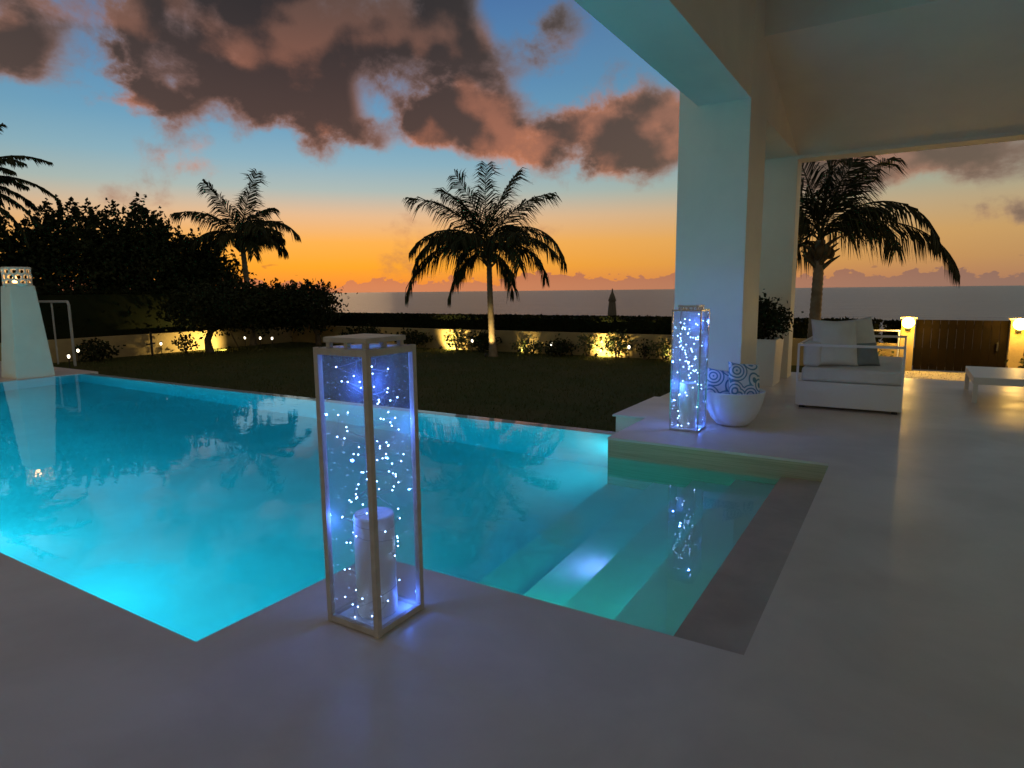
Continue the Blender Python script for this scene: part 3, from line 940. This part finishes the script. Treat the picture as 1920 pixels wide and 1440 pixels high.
def palm(label, base, hub_h, lean, r0, fronds, extra, seed, scale, width=0.034, leafl=0.62, name='coconut_palm', nuts=5):
    """fronds: (length m, start angle, end angle, depth angle, twist, droop) in the palm's own frame: x to the right as one looks out to sea"""
    away_ = Vector((base[0], base[1], 0)).normalized()
    rz = math.atan2(away_.y, away_.x) - math.pi / 2
    t = thing(name, label, 'palm tree', base, rz)
    pts, rad = [], []
    nseg = 56
    for i in range(nseg + 1):
        u = i / nseg
        bend = math.sin(u * math.pi) * 0.06
        pts.append(Vector((lean[0] * u ** 1.6 + bend * lean[2], lean[1] * u, hub_h * u - 0.05 * (1 - u))))
        flare = 1 + 0.55 * math.exp(-u * 14)
        rad.append(r0 * (flare * (1 - 0.32 * u)) * (1.0 + (0.07 if i % 2 else -0.05)))
    bm = bmesh.new(); tube(bm, pts, rad, 12)
    obj('trunk', bm, 'palm_bark', t, True)
    hub = pts[-1]
    r_ = random.Random(seed)
    allf = list(fronds)
    for k in range(extra):
        ph = r_.uniform(0, 360)
        st = r_.uniform(15, 80)
        allf.append((scale * r_.uniform(0.75, 1.0), st, st - r_.uniform(60, 120), ph, r_.uniform(-15, 15), r_.uniform(0.6, 1.1)))
    for k, (L, a, b_, ph, tw, dr) in enumerate(allf):
        fl = False
        bm = frond_mesh(L, a, b_, ph, tw, seed * 100 + k, lmax=leafl * (0.75 + 0.25 * L / scale), droop=dr, width=width)
        o = obj('frond', bm, 'palm_leaf', t)
        o.location = hub + Vector((r_.gauss(0, .03), r_.gauss(0, .03), r_.uniform(-0.10, 0.06)))
    # dry sheaths and stubs under the crown
    bm = bmesh.new()
    for k in range(14):
        a = k * 2.399; zz = -0.05 - 0.03 * k
        d = Vector((math.cos(a), math.sin(a), 0.9)); b0 = hub + Vector((math.cos(a) * r0 * .5, math.sin(a) * r0 * .5, zz - 0.12))
        tube(bm, [b0, b0 + d * 0.14, b0 + d * 0.26 + Vector((math.cos(a), math.sin(a), 0)) * 0.05], [r0 * 0.42, r0 * 0.3, 0.012], 5)
    obj('leaf_sheaths', bm, 'husk', t)
    for k in range(nuts):
        a = k * 1.9 + seed
        bm = lathe([(0, -0.12), (0.06, -0.10), (0.088, -0.02), (0.075, 0.06), (0.03, 0.11), (0, 0.12)], 10)
        o = obj('coconut', bm, 'husk', t, True)
        o.location = hub + Vector((math.cos(a) * (r0 + 0.07), math.sin(a) * (r0 + 0.07), -0.22 - 0.05 * (k % 3)))
    return t


mid_fr = [(2.75, 122, 178, 8, 20, .55), (2.3, 96, 84, -10, 60, .45), (2.25, 106, 125, 12, 40, .5), (2.6, 66, 8, 10, 25, .5), (2.9, 52, -84, -8, 5, .8),
          (2.7, 134, 258, 10, 0, .8), (3.25, 162, 262, -6, 0, .95), (1.9, 200, 262, 14, 0, 1.0), (2.2, 22, -84, 10, 0, 1.0), (1.5, -30, -95, -20, 0, 1.0),
          (2.6, 40, -50, 25, 10, .7), (2.5, 140, 230, 30, 10, .7), (2.3, 80, 40, -35, 30, .5), (2.2, 112, 160, -35, 30, .5)]
palm('coconut palm with a lit trunk standing alone in the middle of the lawn', (-10.27, 15.69, LAWN), 3.15, (-0.08, 0, -0.6), 0.10, mid_fr, 7, 41, 2.4, leafl=1.0, width=0.032)
lf = [(2.5, 82, 66, 0, 50, .4), (2.45, 124, 200, 10, 15, .7), (2.4, 58, -58, -8, 10, .8), (2.0, 38, -84, 8, 0, 1.0), (2.3, 172, 200, -6, 0, 1.2), (2.2, 108, 135, 14, 40, .5),
      (2.0, 150, 240, 20, 0, .9), (2.0, 66, 10, 26, 20, .6), (1.5, 30, -30, 0, 0, .9)]
palm('coconut palm rising behind the dark trees on the left', (-20.75, 15.3, LAWN), 3.95, (-0.12, 0, 0.3), 0.12, lf, 7, 42, 1.9, width=0.042, leafl=0.85)
rf = [(2.75, 66, -82, -6, 8, .8), (2.75, 30, -68, -4, 0, 1.2), (2.3, 84, 40, 6, 35, .5), (2.4, 100, 120, -4, 50, .4), (2.4, 74, 20, 25, 20, .6), (2.2, 120, 210, 10, 10, .7),
      (2.3, 92, 70, -20, 60, .3), (2.2, 48, -70, 30, 0, .9), (2.2, 110, 150, 30, 30, .5), (1.8, 140, 250, -20, 0, .9), (2.0, 80, 60, 40, 40, .5)]
palm('coconut palm seen through the loggia opening on the right', (-1.63, 14.5, LAWN), 2.85, (0.05, 0, 0.2), 0.13, rf, 4, 43, 2.0, width=0.030, leafl=0.92)
# feathery palm cut by the left edge
ff = [(2.6, 60, -20, 0, 0, .5), (2.5, 35, -45, -10, 0, .5), (2.3, 12, -70, 8, 0, .6), (2.2, -8, -85, -6, 0, .6), (2.4, 80, 30, 10, 20, .4), (2.0, -25, -88, 12, 0, .6), (2.4, 24, -50, 20, 0, .5)]
palm('feathery palm cut by the left edge of the view', (-22.6, 7.55, LAWN), 4.9, (0.0, 0, 0.3), 0.15, ff, 26, 44, 2.2, width=0.05, leafl=0.46, name='feather_palm', nuts=0)

# ------------------------------------------------------------------ shrubs along the wall


def shrub(label, x, y, r, h, n, leaf, seed, mat='leaf_bright', group='shrubs along the garden wall'):
    t = thing('shrub', label, 'shrub', (x, y, LAWN), 0, group)
    r_ = random.Random(seed)
    bm = bmesh.new()
    for k in range(6):
        a = r_.uniform(0, 6.28); rr = r * r_.uniform(0.2, 0.8)
        tube(bm, [(0.03 * math.cos(a), 0.03 * math.sin(a), -0.03), (rr * .4 * math.cos(a), rr * .4 * math.sin(a), h * .45), (rr * math.cos(a), rr * math.sin(a), h * r_.uniform(.7, .95))], [0.016, 0.011, 0.004], 5)
    obj('stems', bm, 'bark', t)
    cs = clumps([(0, 0, h * 0.55, r, r * 0.7, h * 0.45)], max(8, n // 9), 9, 0.16, seed, 0.2)
    cs = cs[cs[:, 2] > 0.02]
    quads_obj('foliage', leaf_quads(cs, leaf, seed=seed, slim=0.6), mat, t)
    return t


WY = 16.75
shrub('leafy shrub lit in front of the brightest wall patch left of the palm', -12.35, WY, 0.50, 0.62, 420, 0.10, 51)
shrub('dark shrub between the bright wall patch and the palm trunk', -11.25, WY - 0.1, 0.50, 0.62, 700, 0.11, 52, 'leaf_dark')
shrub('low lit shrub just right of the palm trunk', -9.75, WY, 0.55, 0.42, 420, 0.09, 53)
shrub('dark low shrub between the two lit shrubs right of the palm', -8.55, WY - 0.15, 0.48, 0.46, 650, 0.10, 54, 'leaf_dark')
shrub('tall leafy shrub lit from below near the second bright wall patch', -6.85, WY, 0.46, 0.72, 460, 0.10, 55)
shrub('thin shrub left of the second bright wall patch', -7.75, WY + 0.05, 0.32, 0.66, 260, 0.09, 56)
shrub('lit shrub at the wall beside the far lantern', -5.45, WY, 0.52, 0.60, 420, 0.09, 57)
shrub('small dark upright plant behind a path light', -6.05, WY + 0.05, 0.16, 0.55, 120, 0.09, 58, 'leaf_dark')
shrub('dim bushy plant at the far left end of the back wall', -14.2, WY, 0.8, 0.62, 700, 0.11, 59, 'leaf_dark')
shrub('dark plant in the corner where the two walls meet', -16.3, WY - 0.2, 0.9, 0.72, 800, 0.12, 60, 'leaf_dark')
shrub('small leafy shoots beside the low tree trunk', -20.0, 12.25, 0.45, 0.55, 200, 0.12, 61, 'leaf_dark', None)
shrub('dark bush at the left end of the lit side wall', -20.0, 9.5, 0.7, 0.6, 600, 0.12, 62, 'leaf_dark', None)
shrub('low bush behind the white sofa seen through the opening', -0.9, 16.2, 0.6, 0.55, 460, 0.10, 63, 'leaf_bright', None)
shrub('leafy bush at the gate post on the right edge', 2.35, 16.2, 0.45, 0.45, 320, 0.10, 64, 'leaf_dark', None)

# ------------------------------------------------------------------ garden lights


def path_light(label, x, y, h=0.32, z0=LAWN):
    t = thing('path_light', label, 'garden light', (x, y, z0), 0, 'small path lights in the garden')
    bm = bmesh.new(); tube(bm, [(0, 0, -0.05), (0, 0, h)], 0.012, 6)
    obj('stake', bm, 'black_metal', t)
    bm = lathe([(0, 0), (0.020, 0.0), (0.029, 0.03), (0.026, 0.075), (0, 0.085)], 12); bmesh.ops.translate(bm, verts=bm.verts[:], vec=(0, 0, h + 0.001))
    obj('glass', bm, 'path_glow', t, True)
    bm = lathe([(0, 0.035), (0.03, 0.025), (0.055, 0.0), (0, 0.004)], 12); bmesh.ops.translate(bm, verts=bm.verts[:], vec=(0, 0, h + 0.087))
    obj('cap', bm, 'black_metal', t, True)
    light('path_light_glow', 'POINT', (0.0, 0.0, h + 0.045), 0.12, (1.0, 0.75, 0.42), t, 0.04)
    return t


for (x, y, lab) in ((-18.2, 8.0, 'small glowing path light nearest the tapered pedestal'), (-19.9, 9.0, 'small glowing path light right of the white frame'),
                    (-20.1, 11.5, 'path light on a stake before the lit side wall'), (-19.9, 14.4, 'path light at the right end of the lit side wall'),
                    (-19.2, 14.5, 'path light under the round bushy tree, left one of two'), (-18.7, 14.6, 'path light under the round bushy tree, right one of two'),
                    (-15.6, 16.3, 'tiny path light just left of the front lantern lid'), (-11.55, 16.45, 'path light shining in the dark shrub left of the palm'),
                    (-8.75, 16.45, 'path light at the dark low shrub right of the palm'), (-6.35, 16.4, 'path light left of the shrub by the far lantern')):
    path_light(lab, x, y)


def uplight(label, x, y, aim, energy, size=R(110), z0=LAWN):
    t = thing('garden_spotlight', label, 'spotlight', (x, y, z0), 0, 'garden spotlights')
    a = Vector(aim).normalized()
    bm = bmesh.new(); tube(bm, [(0, 0, -0.04), (0, 0, 0.07)], 0.010, 6)
    obj('spike', bm, 'black_metal', t)
    bm = lathe([(0, -0.05), (0.032, -0.05), (0.040, 0.0), (0.040, 0.045), (0.034, 0.045), (0.030, 0.02), (0, 0.02)], 14)
    o = obj('housing', bm, 'black_metal', t, True); o.location = (0, 0, 0.11); o.rotation_euler = a.to_track_quat('Z', 'Y').to_euler()
    bm = lathe([(0, 0.024), (0.029, 0.024)], 14)
    o = obj('lens', bm, 'spot_glow', t); o.location = (0, 0, 0.11); o.rotation_euler = a.to_track_quat('Z', 'Y').to_euler()
    light('spotlight_beam', 'SPOT', Vector((0, 0, 0.11)) + a * 0.06, energy, (1.0, 0.70, 0.24), t, 0.03, to=a, size=size, blend=0.7)
    return t


uplight('spotlight on the ground lighting the left bright patch of the back wall', -12.75, 16.4, (0.12, 1, 0.42), 260)
uplight('spotlight lighting the second bright patch of the back wall', -7.32, 16.4, (0.10, 1, 0.42), 260)
uplight('spotlight under the low lit shrub right of the palm', -9.9, 16.55, (0.15, 1, 0.3), 50)
uplight('spotlight under the lit shrub by the far lantern', -5.35, 16.5, (0.15, 1, 0.3), 50)
uplight('spotlight at the foot of the palm in the lawn, lighting its trunk', -10.10, 15.05, (-0.27, 0.86, 1.0), 150, R(50))
uplight('spotlight on the ground lighting the yellow side wall', -19.55, 13.5, (-1, -0.35, 0.06), 300, R(112))
uplight('weak spotlight among the plants in the wall corner', -15.9, 16.3, (0.1, 1, 0.5), 5)

# stakes by the side wall
t = thing('tree_stake', 'slanting wooden stake leaning before the bright side wall', 'stake', (-19.9, 13.9, LAWN))
bm = bmesh.new(); tube(bm, [(0.05, 0.22, -0.05), (-0.02, -0.2, 0.95)], 0.025, 7); obj('pole', bm, 'bark', t)
t = thing('garden_post', 'thin dark upright post before the dim end of the side wall', 'post', (-20.1, 11.2, LAWN))
bm = bmesh.new(); tube(bm, [(0, 0, -0.05), (0, 0, 0.75)], 0.035, 8); obj('pole', bm, 'black_metal', t)
bm = bmesh.new(); tube(bm, [(-0.05, -0.14, 0.36), (-0.05, 0.14, 0.39)], 0.025, 7); obj('bracket', bm, 'black_metal', t)

# ------------------------------------------------------------------ tapered pedestal with pierced fire bowl, left
ped = thing('tapered_pedestal', 'white tapered pedestal at the far left end of the pool', 'pedestal', (-15.3, 5.95, -0.187), R(0))
bm = bmesh.new()
z0, z1 = 0.0, 1.66
for z, s_ in ((z0, 0.46), (z1, 0.285)): pass
v = []
for z, s_ in ((0.0, 0.345), (1.847, 0.215)):
    v += [bm.verts.new((sx * s_, sy * s_, z)) for sx, sy in ((-1, -1), (1, -1), (1, 1), (-1, 1))]
for i in range(4): bm.faces.new((v[i], v[(i + 1) % 4], v[4 + (i + 1) % 4], v[4 + i]))
bm.faces.new(v[:4][::-1]); bm.faces.new(v[4:])
bmesh.ops.bevel(bm, geom=bm.edges[:], offset=0.012, segments=2, affect='EDGES')
obj('shaft', bm, 'plaster', ped)
fb = thing('fire_bowl', 'pierced round white fire bowl glowing on top of the tapered pedestal', 'fire bowl', (-15.3, 5.95, 1.6605))
# pierced ring: honeycomb of struts round a cylinder
rows, cols, rad, hh_ = 3, 11, 0.225, 0.34
bm = bmesh.new()
def cylp(u, z): a = u / cols * 2 * math.pi; return Vector((rad * math.cos(a), rad * math.sin(a), z))
rh = hh_ / rows
for j in range(rows):
    for i in range(cols):
        cx_ = i + (0.5 if j % 2 else 0.0); cz_ = rh * (j + 0.5)
        hexp = [cylp(cx_ + 0.56 * math.cos(R(90 + 60 * k)), cz_ + rh * 0.62 * math.sin(R(90 + 60 * k))) for k in range(6)]
        for k in range(6): tube(bm, [hexp[k], hexp[(k + 1) % 6]], 0.021, 5)
obj('pierced_ring', bm, 'plaster', fb)
bm = bmesh.new()
tube(bm, [cylp(u, hh_ + 0.0) for u in np.linspace(0, cols, 34)], 0.026, 6, cap=False)
tube(bm, [cylp(u, 0.026) for u in np.linspace(0, cols, 34)], 0.024, 6, cap=False)
obj('rim', bm, 'plaster', fb)
bm = lathe([(0, 0.0), (0.035, 0.02), (0.05, 0.07), (0.03, 0.14), (0, 0.20)], 12)
o = obj('flame', bm, 'flame_glow', fb, True); o.location = (0.10, -0.08, 0.03)
light('flame_light', 'POINT', (0.10, -0.08, 0.14), 2.2, (1.0, 0.50, 0.16), fb, 0.06)

# white tube frame behind the pedestal
t = thing('tube_frame', 'dim white tube frame standing behind the tapered pedestal', 'frame', (-19.3, 8.6, LAWN))
bm = bmesh.new()
tube(bm, [(0.05, 0, 0.0), (0.05, 0, 1.66), (0.0, 0, 1.74), (-3.2, 0, 1.74), (-3.25, 0, 1.66), (-3.25, 0, 0.0)], 0.036, 8)
obj('front_hoop', bm, 'frame_paint', t)
bm = bmesh.new(); tube(bm, [(-0.9, 0.0, 0.0), (-0.9, 0.0, 1.71)], 0.024, 8); obj('middle_post', bm, 'frame_paint', t)
# ------------------------------------------------------------------ closed parasol beyond the hedge
t = thing('closed_parasol', 'closed dark parasol standing beyond the hedge against the sea', 'parasol', (-12.53, 30.0, -0.95))
bm = bmesh.new(); tube(bm, [(0, 0, 0), (0, 0, 2.40)], 0.03, 8); obj('pole', bm, 'black_metal', t)
bm = bmesh.new(); prof = [(0.17, 0.55), (0.21, 0.8), (0.20, 1.3), (0.16, 1.75), (0.14, 1.82), (0.19, 1.86), (0.10, 2.15), (0.03, 2.34), (0.0, 2.36)]
rings = []
for r0_, z in prof:
    rings.append([bm.verts.new(((r0_ * (1 + 0.16 * math.cos(8 * a_))) * math.cos(a_), (r0_ * (1 + 0.16 * math.cos(8 * a_))) * math.sin(a_), z)) for a_ in [2 * math.pi * k / 32 for k in range(32)]])
for A, B in zip(rings[:-1], rings[1:]):
    for k in range(32): bm.faces.new((A[k], A[(k + 1) % 32], B[(k + 1) % 32], B[k]))
obj('folded_canopy', bm, 'parasol_cloth', t, True)
bm = lathe([(0, 0), (0.03, 0.0), (0.035, 0.04), (0.012, 0.10), (0, 0.12)], 10); bmesh.ops.translate(bm, verts=bm.verts[:], vec=(0, 0, 2.361)); obj('finial', bm, 'black_metal', t)
bm = lathe([(0, 0), (0.32, 0), (0.32, 0.05), (0.05, 0.09), (0, 0.09)], 20); obj('base', bm, 'black_metal', t)

# ------------------------------------------------------------------ planter behind the column
t = thing('square_planter', 'tall square white planter between the two columns', 'planter', (-1.95, 10.35, 0))
bm = bmesh.new()
for s_, z in ((0.30, 0.0), (0.345, 0.68)): pass
vv = []
for s_, z in ((0.315, 0.0), (0.345, 0.70), (0.305, 0.70), (0.295, 0.60)):
    vv.append([bm.verts.new((sx * s_, sy * s_, z)) for sx, sy in ((-1, -1), (1, -1), (1, 1), (-1, 1))])
for A, B in zip(vv[:-1], vv[1:]):
    for i in range(4): bm.faces.new((A[i], A[(i + 1) % 4], B[(i + 1) % 4], B[i]))
bm.faces.new(vv[0][::-1])
obj('pot', bm, 'white_paint', t)
obj('soil', bbox(-0.293, 0.293, -0.293, 0.293, 0.56, 0.598), 'soil', t)
t = thing('clipped_bush', 'dark round clipped bush growing in the square white planter', 'bush', (-1.95, 10.35, 0.6))
bm = bmesh.new(); tube(bm, [(0, 0, -0.03), (0.01, 0, 0.2), (0, 0.01, 0.4)], [0.03, 0.025, 0.015], 7)
for k in range(7):
    a_ = k * 0.9; tube(bm, [(0, 0, 0.1), (0.2 * math.cos(a_), 0.2 * math.sin(a_), 0.3), (0.34 * math.cos(a_), 0.34 * math.sin(a_), 0.42)], [0.015, 0.01, 0.004], 5)
obj('stems', bm, 'bark', t)
cs = np.concatenate([clumps([(0, 0, 0.39, 0.46, 0.46, 0.30)], 170, 22, 0.14, 71, 0.2)])
cs = cs[cs[:, 2] > 0.08]
quads_obj('foliage', leaf_quads(cs, 0.065, seed=71), 'leaf_dark', t)

# ------------------------------------------------------------------ sofa
SX0, SX1, SY0, SY1 = -1.10, 0.02, 8.40, 10.3
sofa = thing('lounge_sofa', 'white outdoor lounge sofa with an open tube frame, seen from its side', 'sofa', (SX0, SY0, 0))
w_, l_ = SX1 - SX0, SY1 - SY0
obj('seat_base', bbox(0.0, w_, 0.0, l_, 0.035, 0.33, 0.008), 'white_paint', sofa)
obj('seat_cushion', bbox(0.05, w_ - 0.01, 0.03, l_ - 0.03, 0.332, 0.50, 0.05, 4), 'canvas', sofa, True)
obj('back_cushion', bbox(0.05, 0.25, 0.08, l_ - 0.08, 0.502, 0.80, 0.06, 4), 'canvas', sofa, True)
for y_ in (0.012, l_ - 0.012):
    bm = bmesh.new()
    box(bm, 0.0, w_, y_ - 0.012, y_ + 0.012, 0.755, 0.785)
    box(bm, 0.0, 0.024, y_ - 0.0115, y_ + 0.0115, 0.331, 0.754)
    box(bm, w_ - 0.024, w_, y_ - 0.0115, y_ + 0.0115, 0.331, 0.754)
    obj('arm_frame', bm, 'white_paint', sofa)
obj('back_rail', bbox(0.0, 0.03, 0.03, l_ - 0.03, 0.757, 0.783), 'white_paint', sofa)
for x_ in (0.07, w_ - 0.07):
    for y_ in (0.08, l_ - 0.08):
        obj('foot', bbox(x_ - 0.03, x_ + 0.03, y_ - 0.03, y_ + 0.03, 0.0, 0.034), 'black_metal', sofa)
p1 = cushion('pillow', 0.56, 0.58, 0.24, 'canvas', round_=1.7)
place(p1, (SX0 + 0.37, SY0 + 0.32, 0.78), camr + Vector((0, 0, -0.05)), Vector((-0.25, 0.22, 1)))
tag(p1, 'large rounded white pillow leaning at the left of the sofa', 'pillow')
p2 = cushion('pillow', 0.58, 0.58, 0.18, 'canvas')
place(p2, (SX0 + 0.55, SY0 + 0.85, 0.77), camr + Vector((0.1, 0.2, 0.12)), Vector((-0.3, 0.1, 1)))
tag(p2, 'square white pillow behind the rounded one on the sofa', 'pillow')
p3 = cushion('pillow', 0.36, 0.30, 0.14, 'canvas_grey')
place(p3, (SX0 + 0.68, SY0 + 0.50, 0.635), camr + Vector((0, 0, 0.02)), Vector((-0.2, 0.35, 1)))
tag(p3, 'small grey green pillow lying in front on the sofa', 'pillow')

# ------------------------------------------------------------------ low table
t = thing('coffee_table', 'low white table at the right edge of the terrace', 'table', (0.76, 9.75, 0))
obj('table_top', bbox(0.0, 1.5, 0.0, 1.35, 0.235, 0.325, 0.006), 'white_paint', t)
for x_ in (0.004, 1.446):
    for y_ in (0.004, 1.296):
        obj('leg', bbox(x_, x_ + 0.05, y_, y_ + 0.05, 0.0, 0.2345), 'white_paint', t)

# ------------------------------------------------------------------ gate, posts, lamps, path, rail on the right
PZ = -0.42
structure(obj('garden_path', bbox(-0.6, 3.2, 12.0, 18.0, LAWN - 0.1, PZ), 'paving'), 'pale paved path in front of the brown gate')
gate = thing('garden_gate', 'brown boarded gate between two lamp posts', 'gate', (0.18, 16.95, PZ))
nbd = 11
gwid = 1.66
for k in range(nbd):
    x0 = 0.01 + k * gwid / nbd
    dz = 0.002 * ((k * 7) % 3)
    obj('board', bbox(x0, x0 + gwid / nbd - 0.004, -0.02 - dz, 0.02 - dz, 0.03, 1.14, 0.003), 'gate_wood', gate)
for z_ in (0.2, 0.95): obj('cross_bar', bbox(0.01, gwid, 0.025, 0.06, z_, z_ + 0.09), 'gate_wood', gate)
obj('handle', bbox(1.48, 1.51, -0.08, -0.03, 0.5, 0.68, 0.008), 'black_metal', gate)


def gate_post(x, label, lamp_label):
    t = thing('gate_post', label, 'post', (x, 16.95, PZ))
    obj('pier', bbox(-0.13, 0.13, -0.13, 0.13, -0.1, 1.16, 0.01), 'garden_wall', t)
    obj('cap', bbox(-0.16, 0.16, -0.16, 0.16, 1.1605, 1.20, 0.008), 'plaster', t)
    w = thing('wall_lamp', lamp_label, 'wall lamp', (x, 16.95 - 0.13, PZ + 1.02))
    obj('back_plate', bbox(-0.05, 0.05, -0.018, -0.001, -0.13, 0.09, 0.004), 'black_metal', w)
    bm = bmesh.new(); tube(bm, [(0, -0.018, -0.10), (0, -0.10, -0.10), (0, -0.13, -0.07)], 0.011, 7); obj('arm', bm, 'black_metal', w)
    bm = bmesh.new(); bmesh.ops.create_uvsphere(bm, u_segments=20, v_segments=12, radius=0.12)
    o = obj('globe', bm, 'globe_glow', w, True); o.location = (0, -0.19, 0.065)
    light('wall_lamp_glow', 'POINT', (0, -0.42, 0.065), 44, (1.0, 0.58, 0.16), w, 0.05)


gate_post(0.04, 'pale gate post with the lamp nearest the sofa', 'glowing globe wall lamp on the gate post nearest the sofa')
gate_post(1.99, 'yellow lit gate post at the right edge', 'glowing globe wall lamp at the right edge of the view')
gw = thing('garden_wall', 'short rendered wall left of the gate behind the sofa', 'wall', (-0.65, 17.0, LAWN))
obj('wall_body', bbox(-0.55, 0.54, -0.1, 0.1, -0.2, 0.62, 0.01), 'garden_wall', gw)
gw = thing('garden_wall', 'rendered wall right of the gate post at the right edge', 'wall', (3.6, 17.0, LAWN))
obj('wall_body', bbox(-1.45, 6.0, -0.1, 0.1, -0.2, 1.2, 0.01), 'garden_wall', gw)
t = thing('white_rail', 'thin white horizontal rail behind the sofa left of the lamp', 'rail', (-1.1, 16.6, LAWN))
bm = bmesh.new(); tube(bm, [(-0.3, 0, 0.93), (1.0, 0, 0.93)], 0.018, 8); obj('bar', bm, 'white_paint', t)
for x_ in (-0.28, 0.98):
    bm = bmesh.new(); tube(bm, [(x_, 0, -0.03), (x_, 0, 0.915)], 0.018, 8); obj('rail_post', bm, 'white_paint', t)
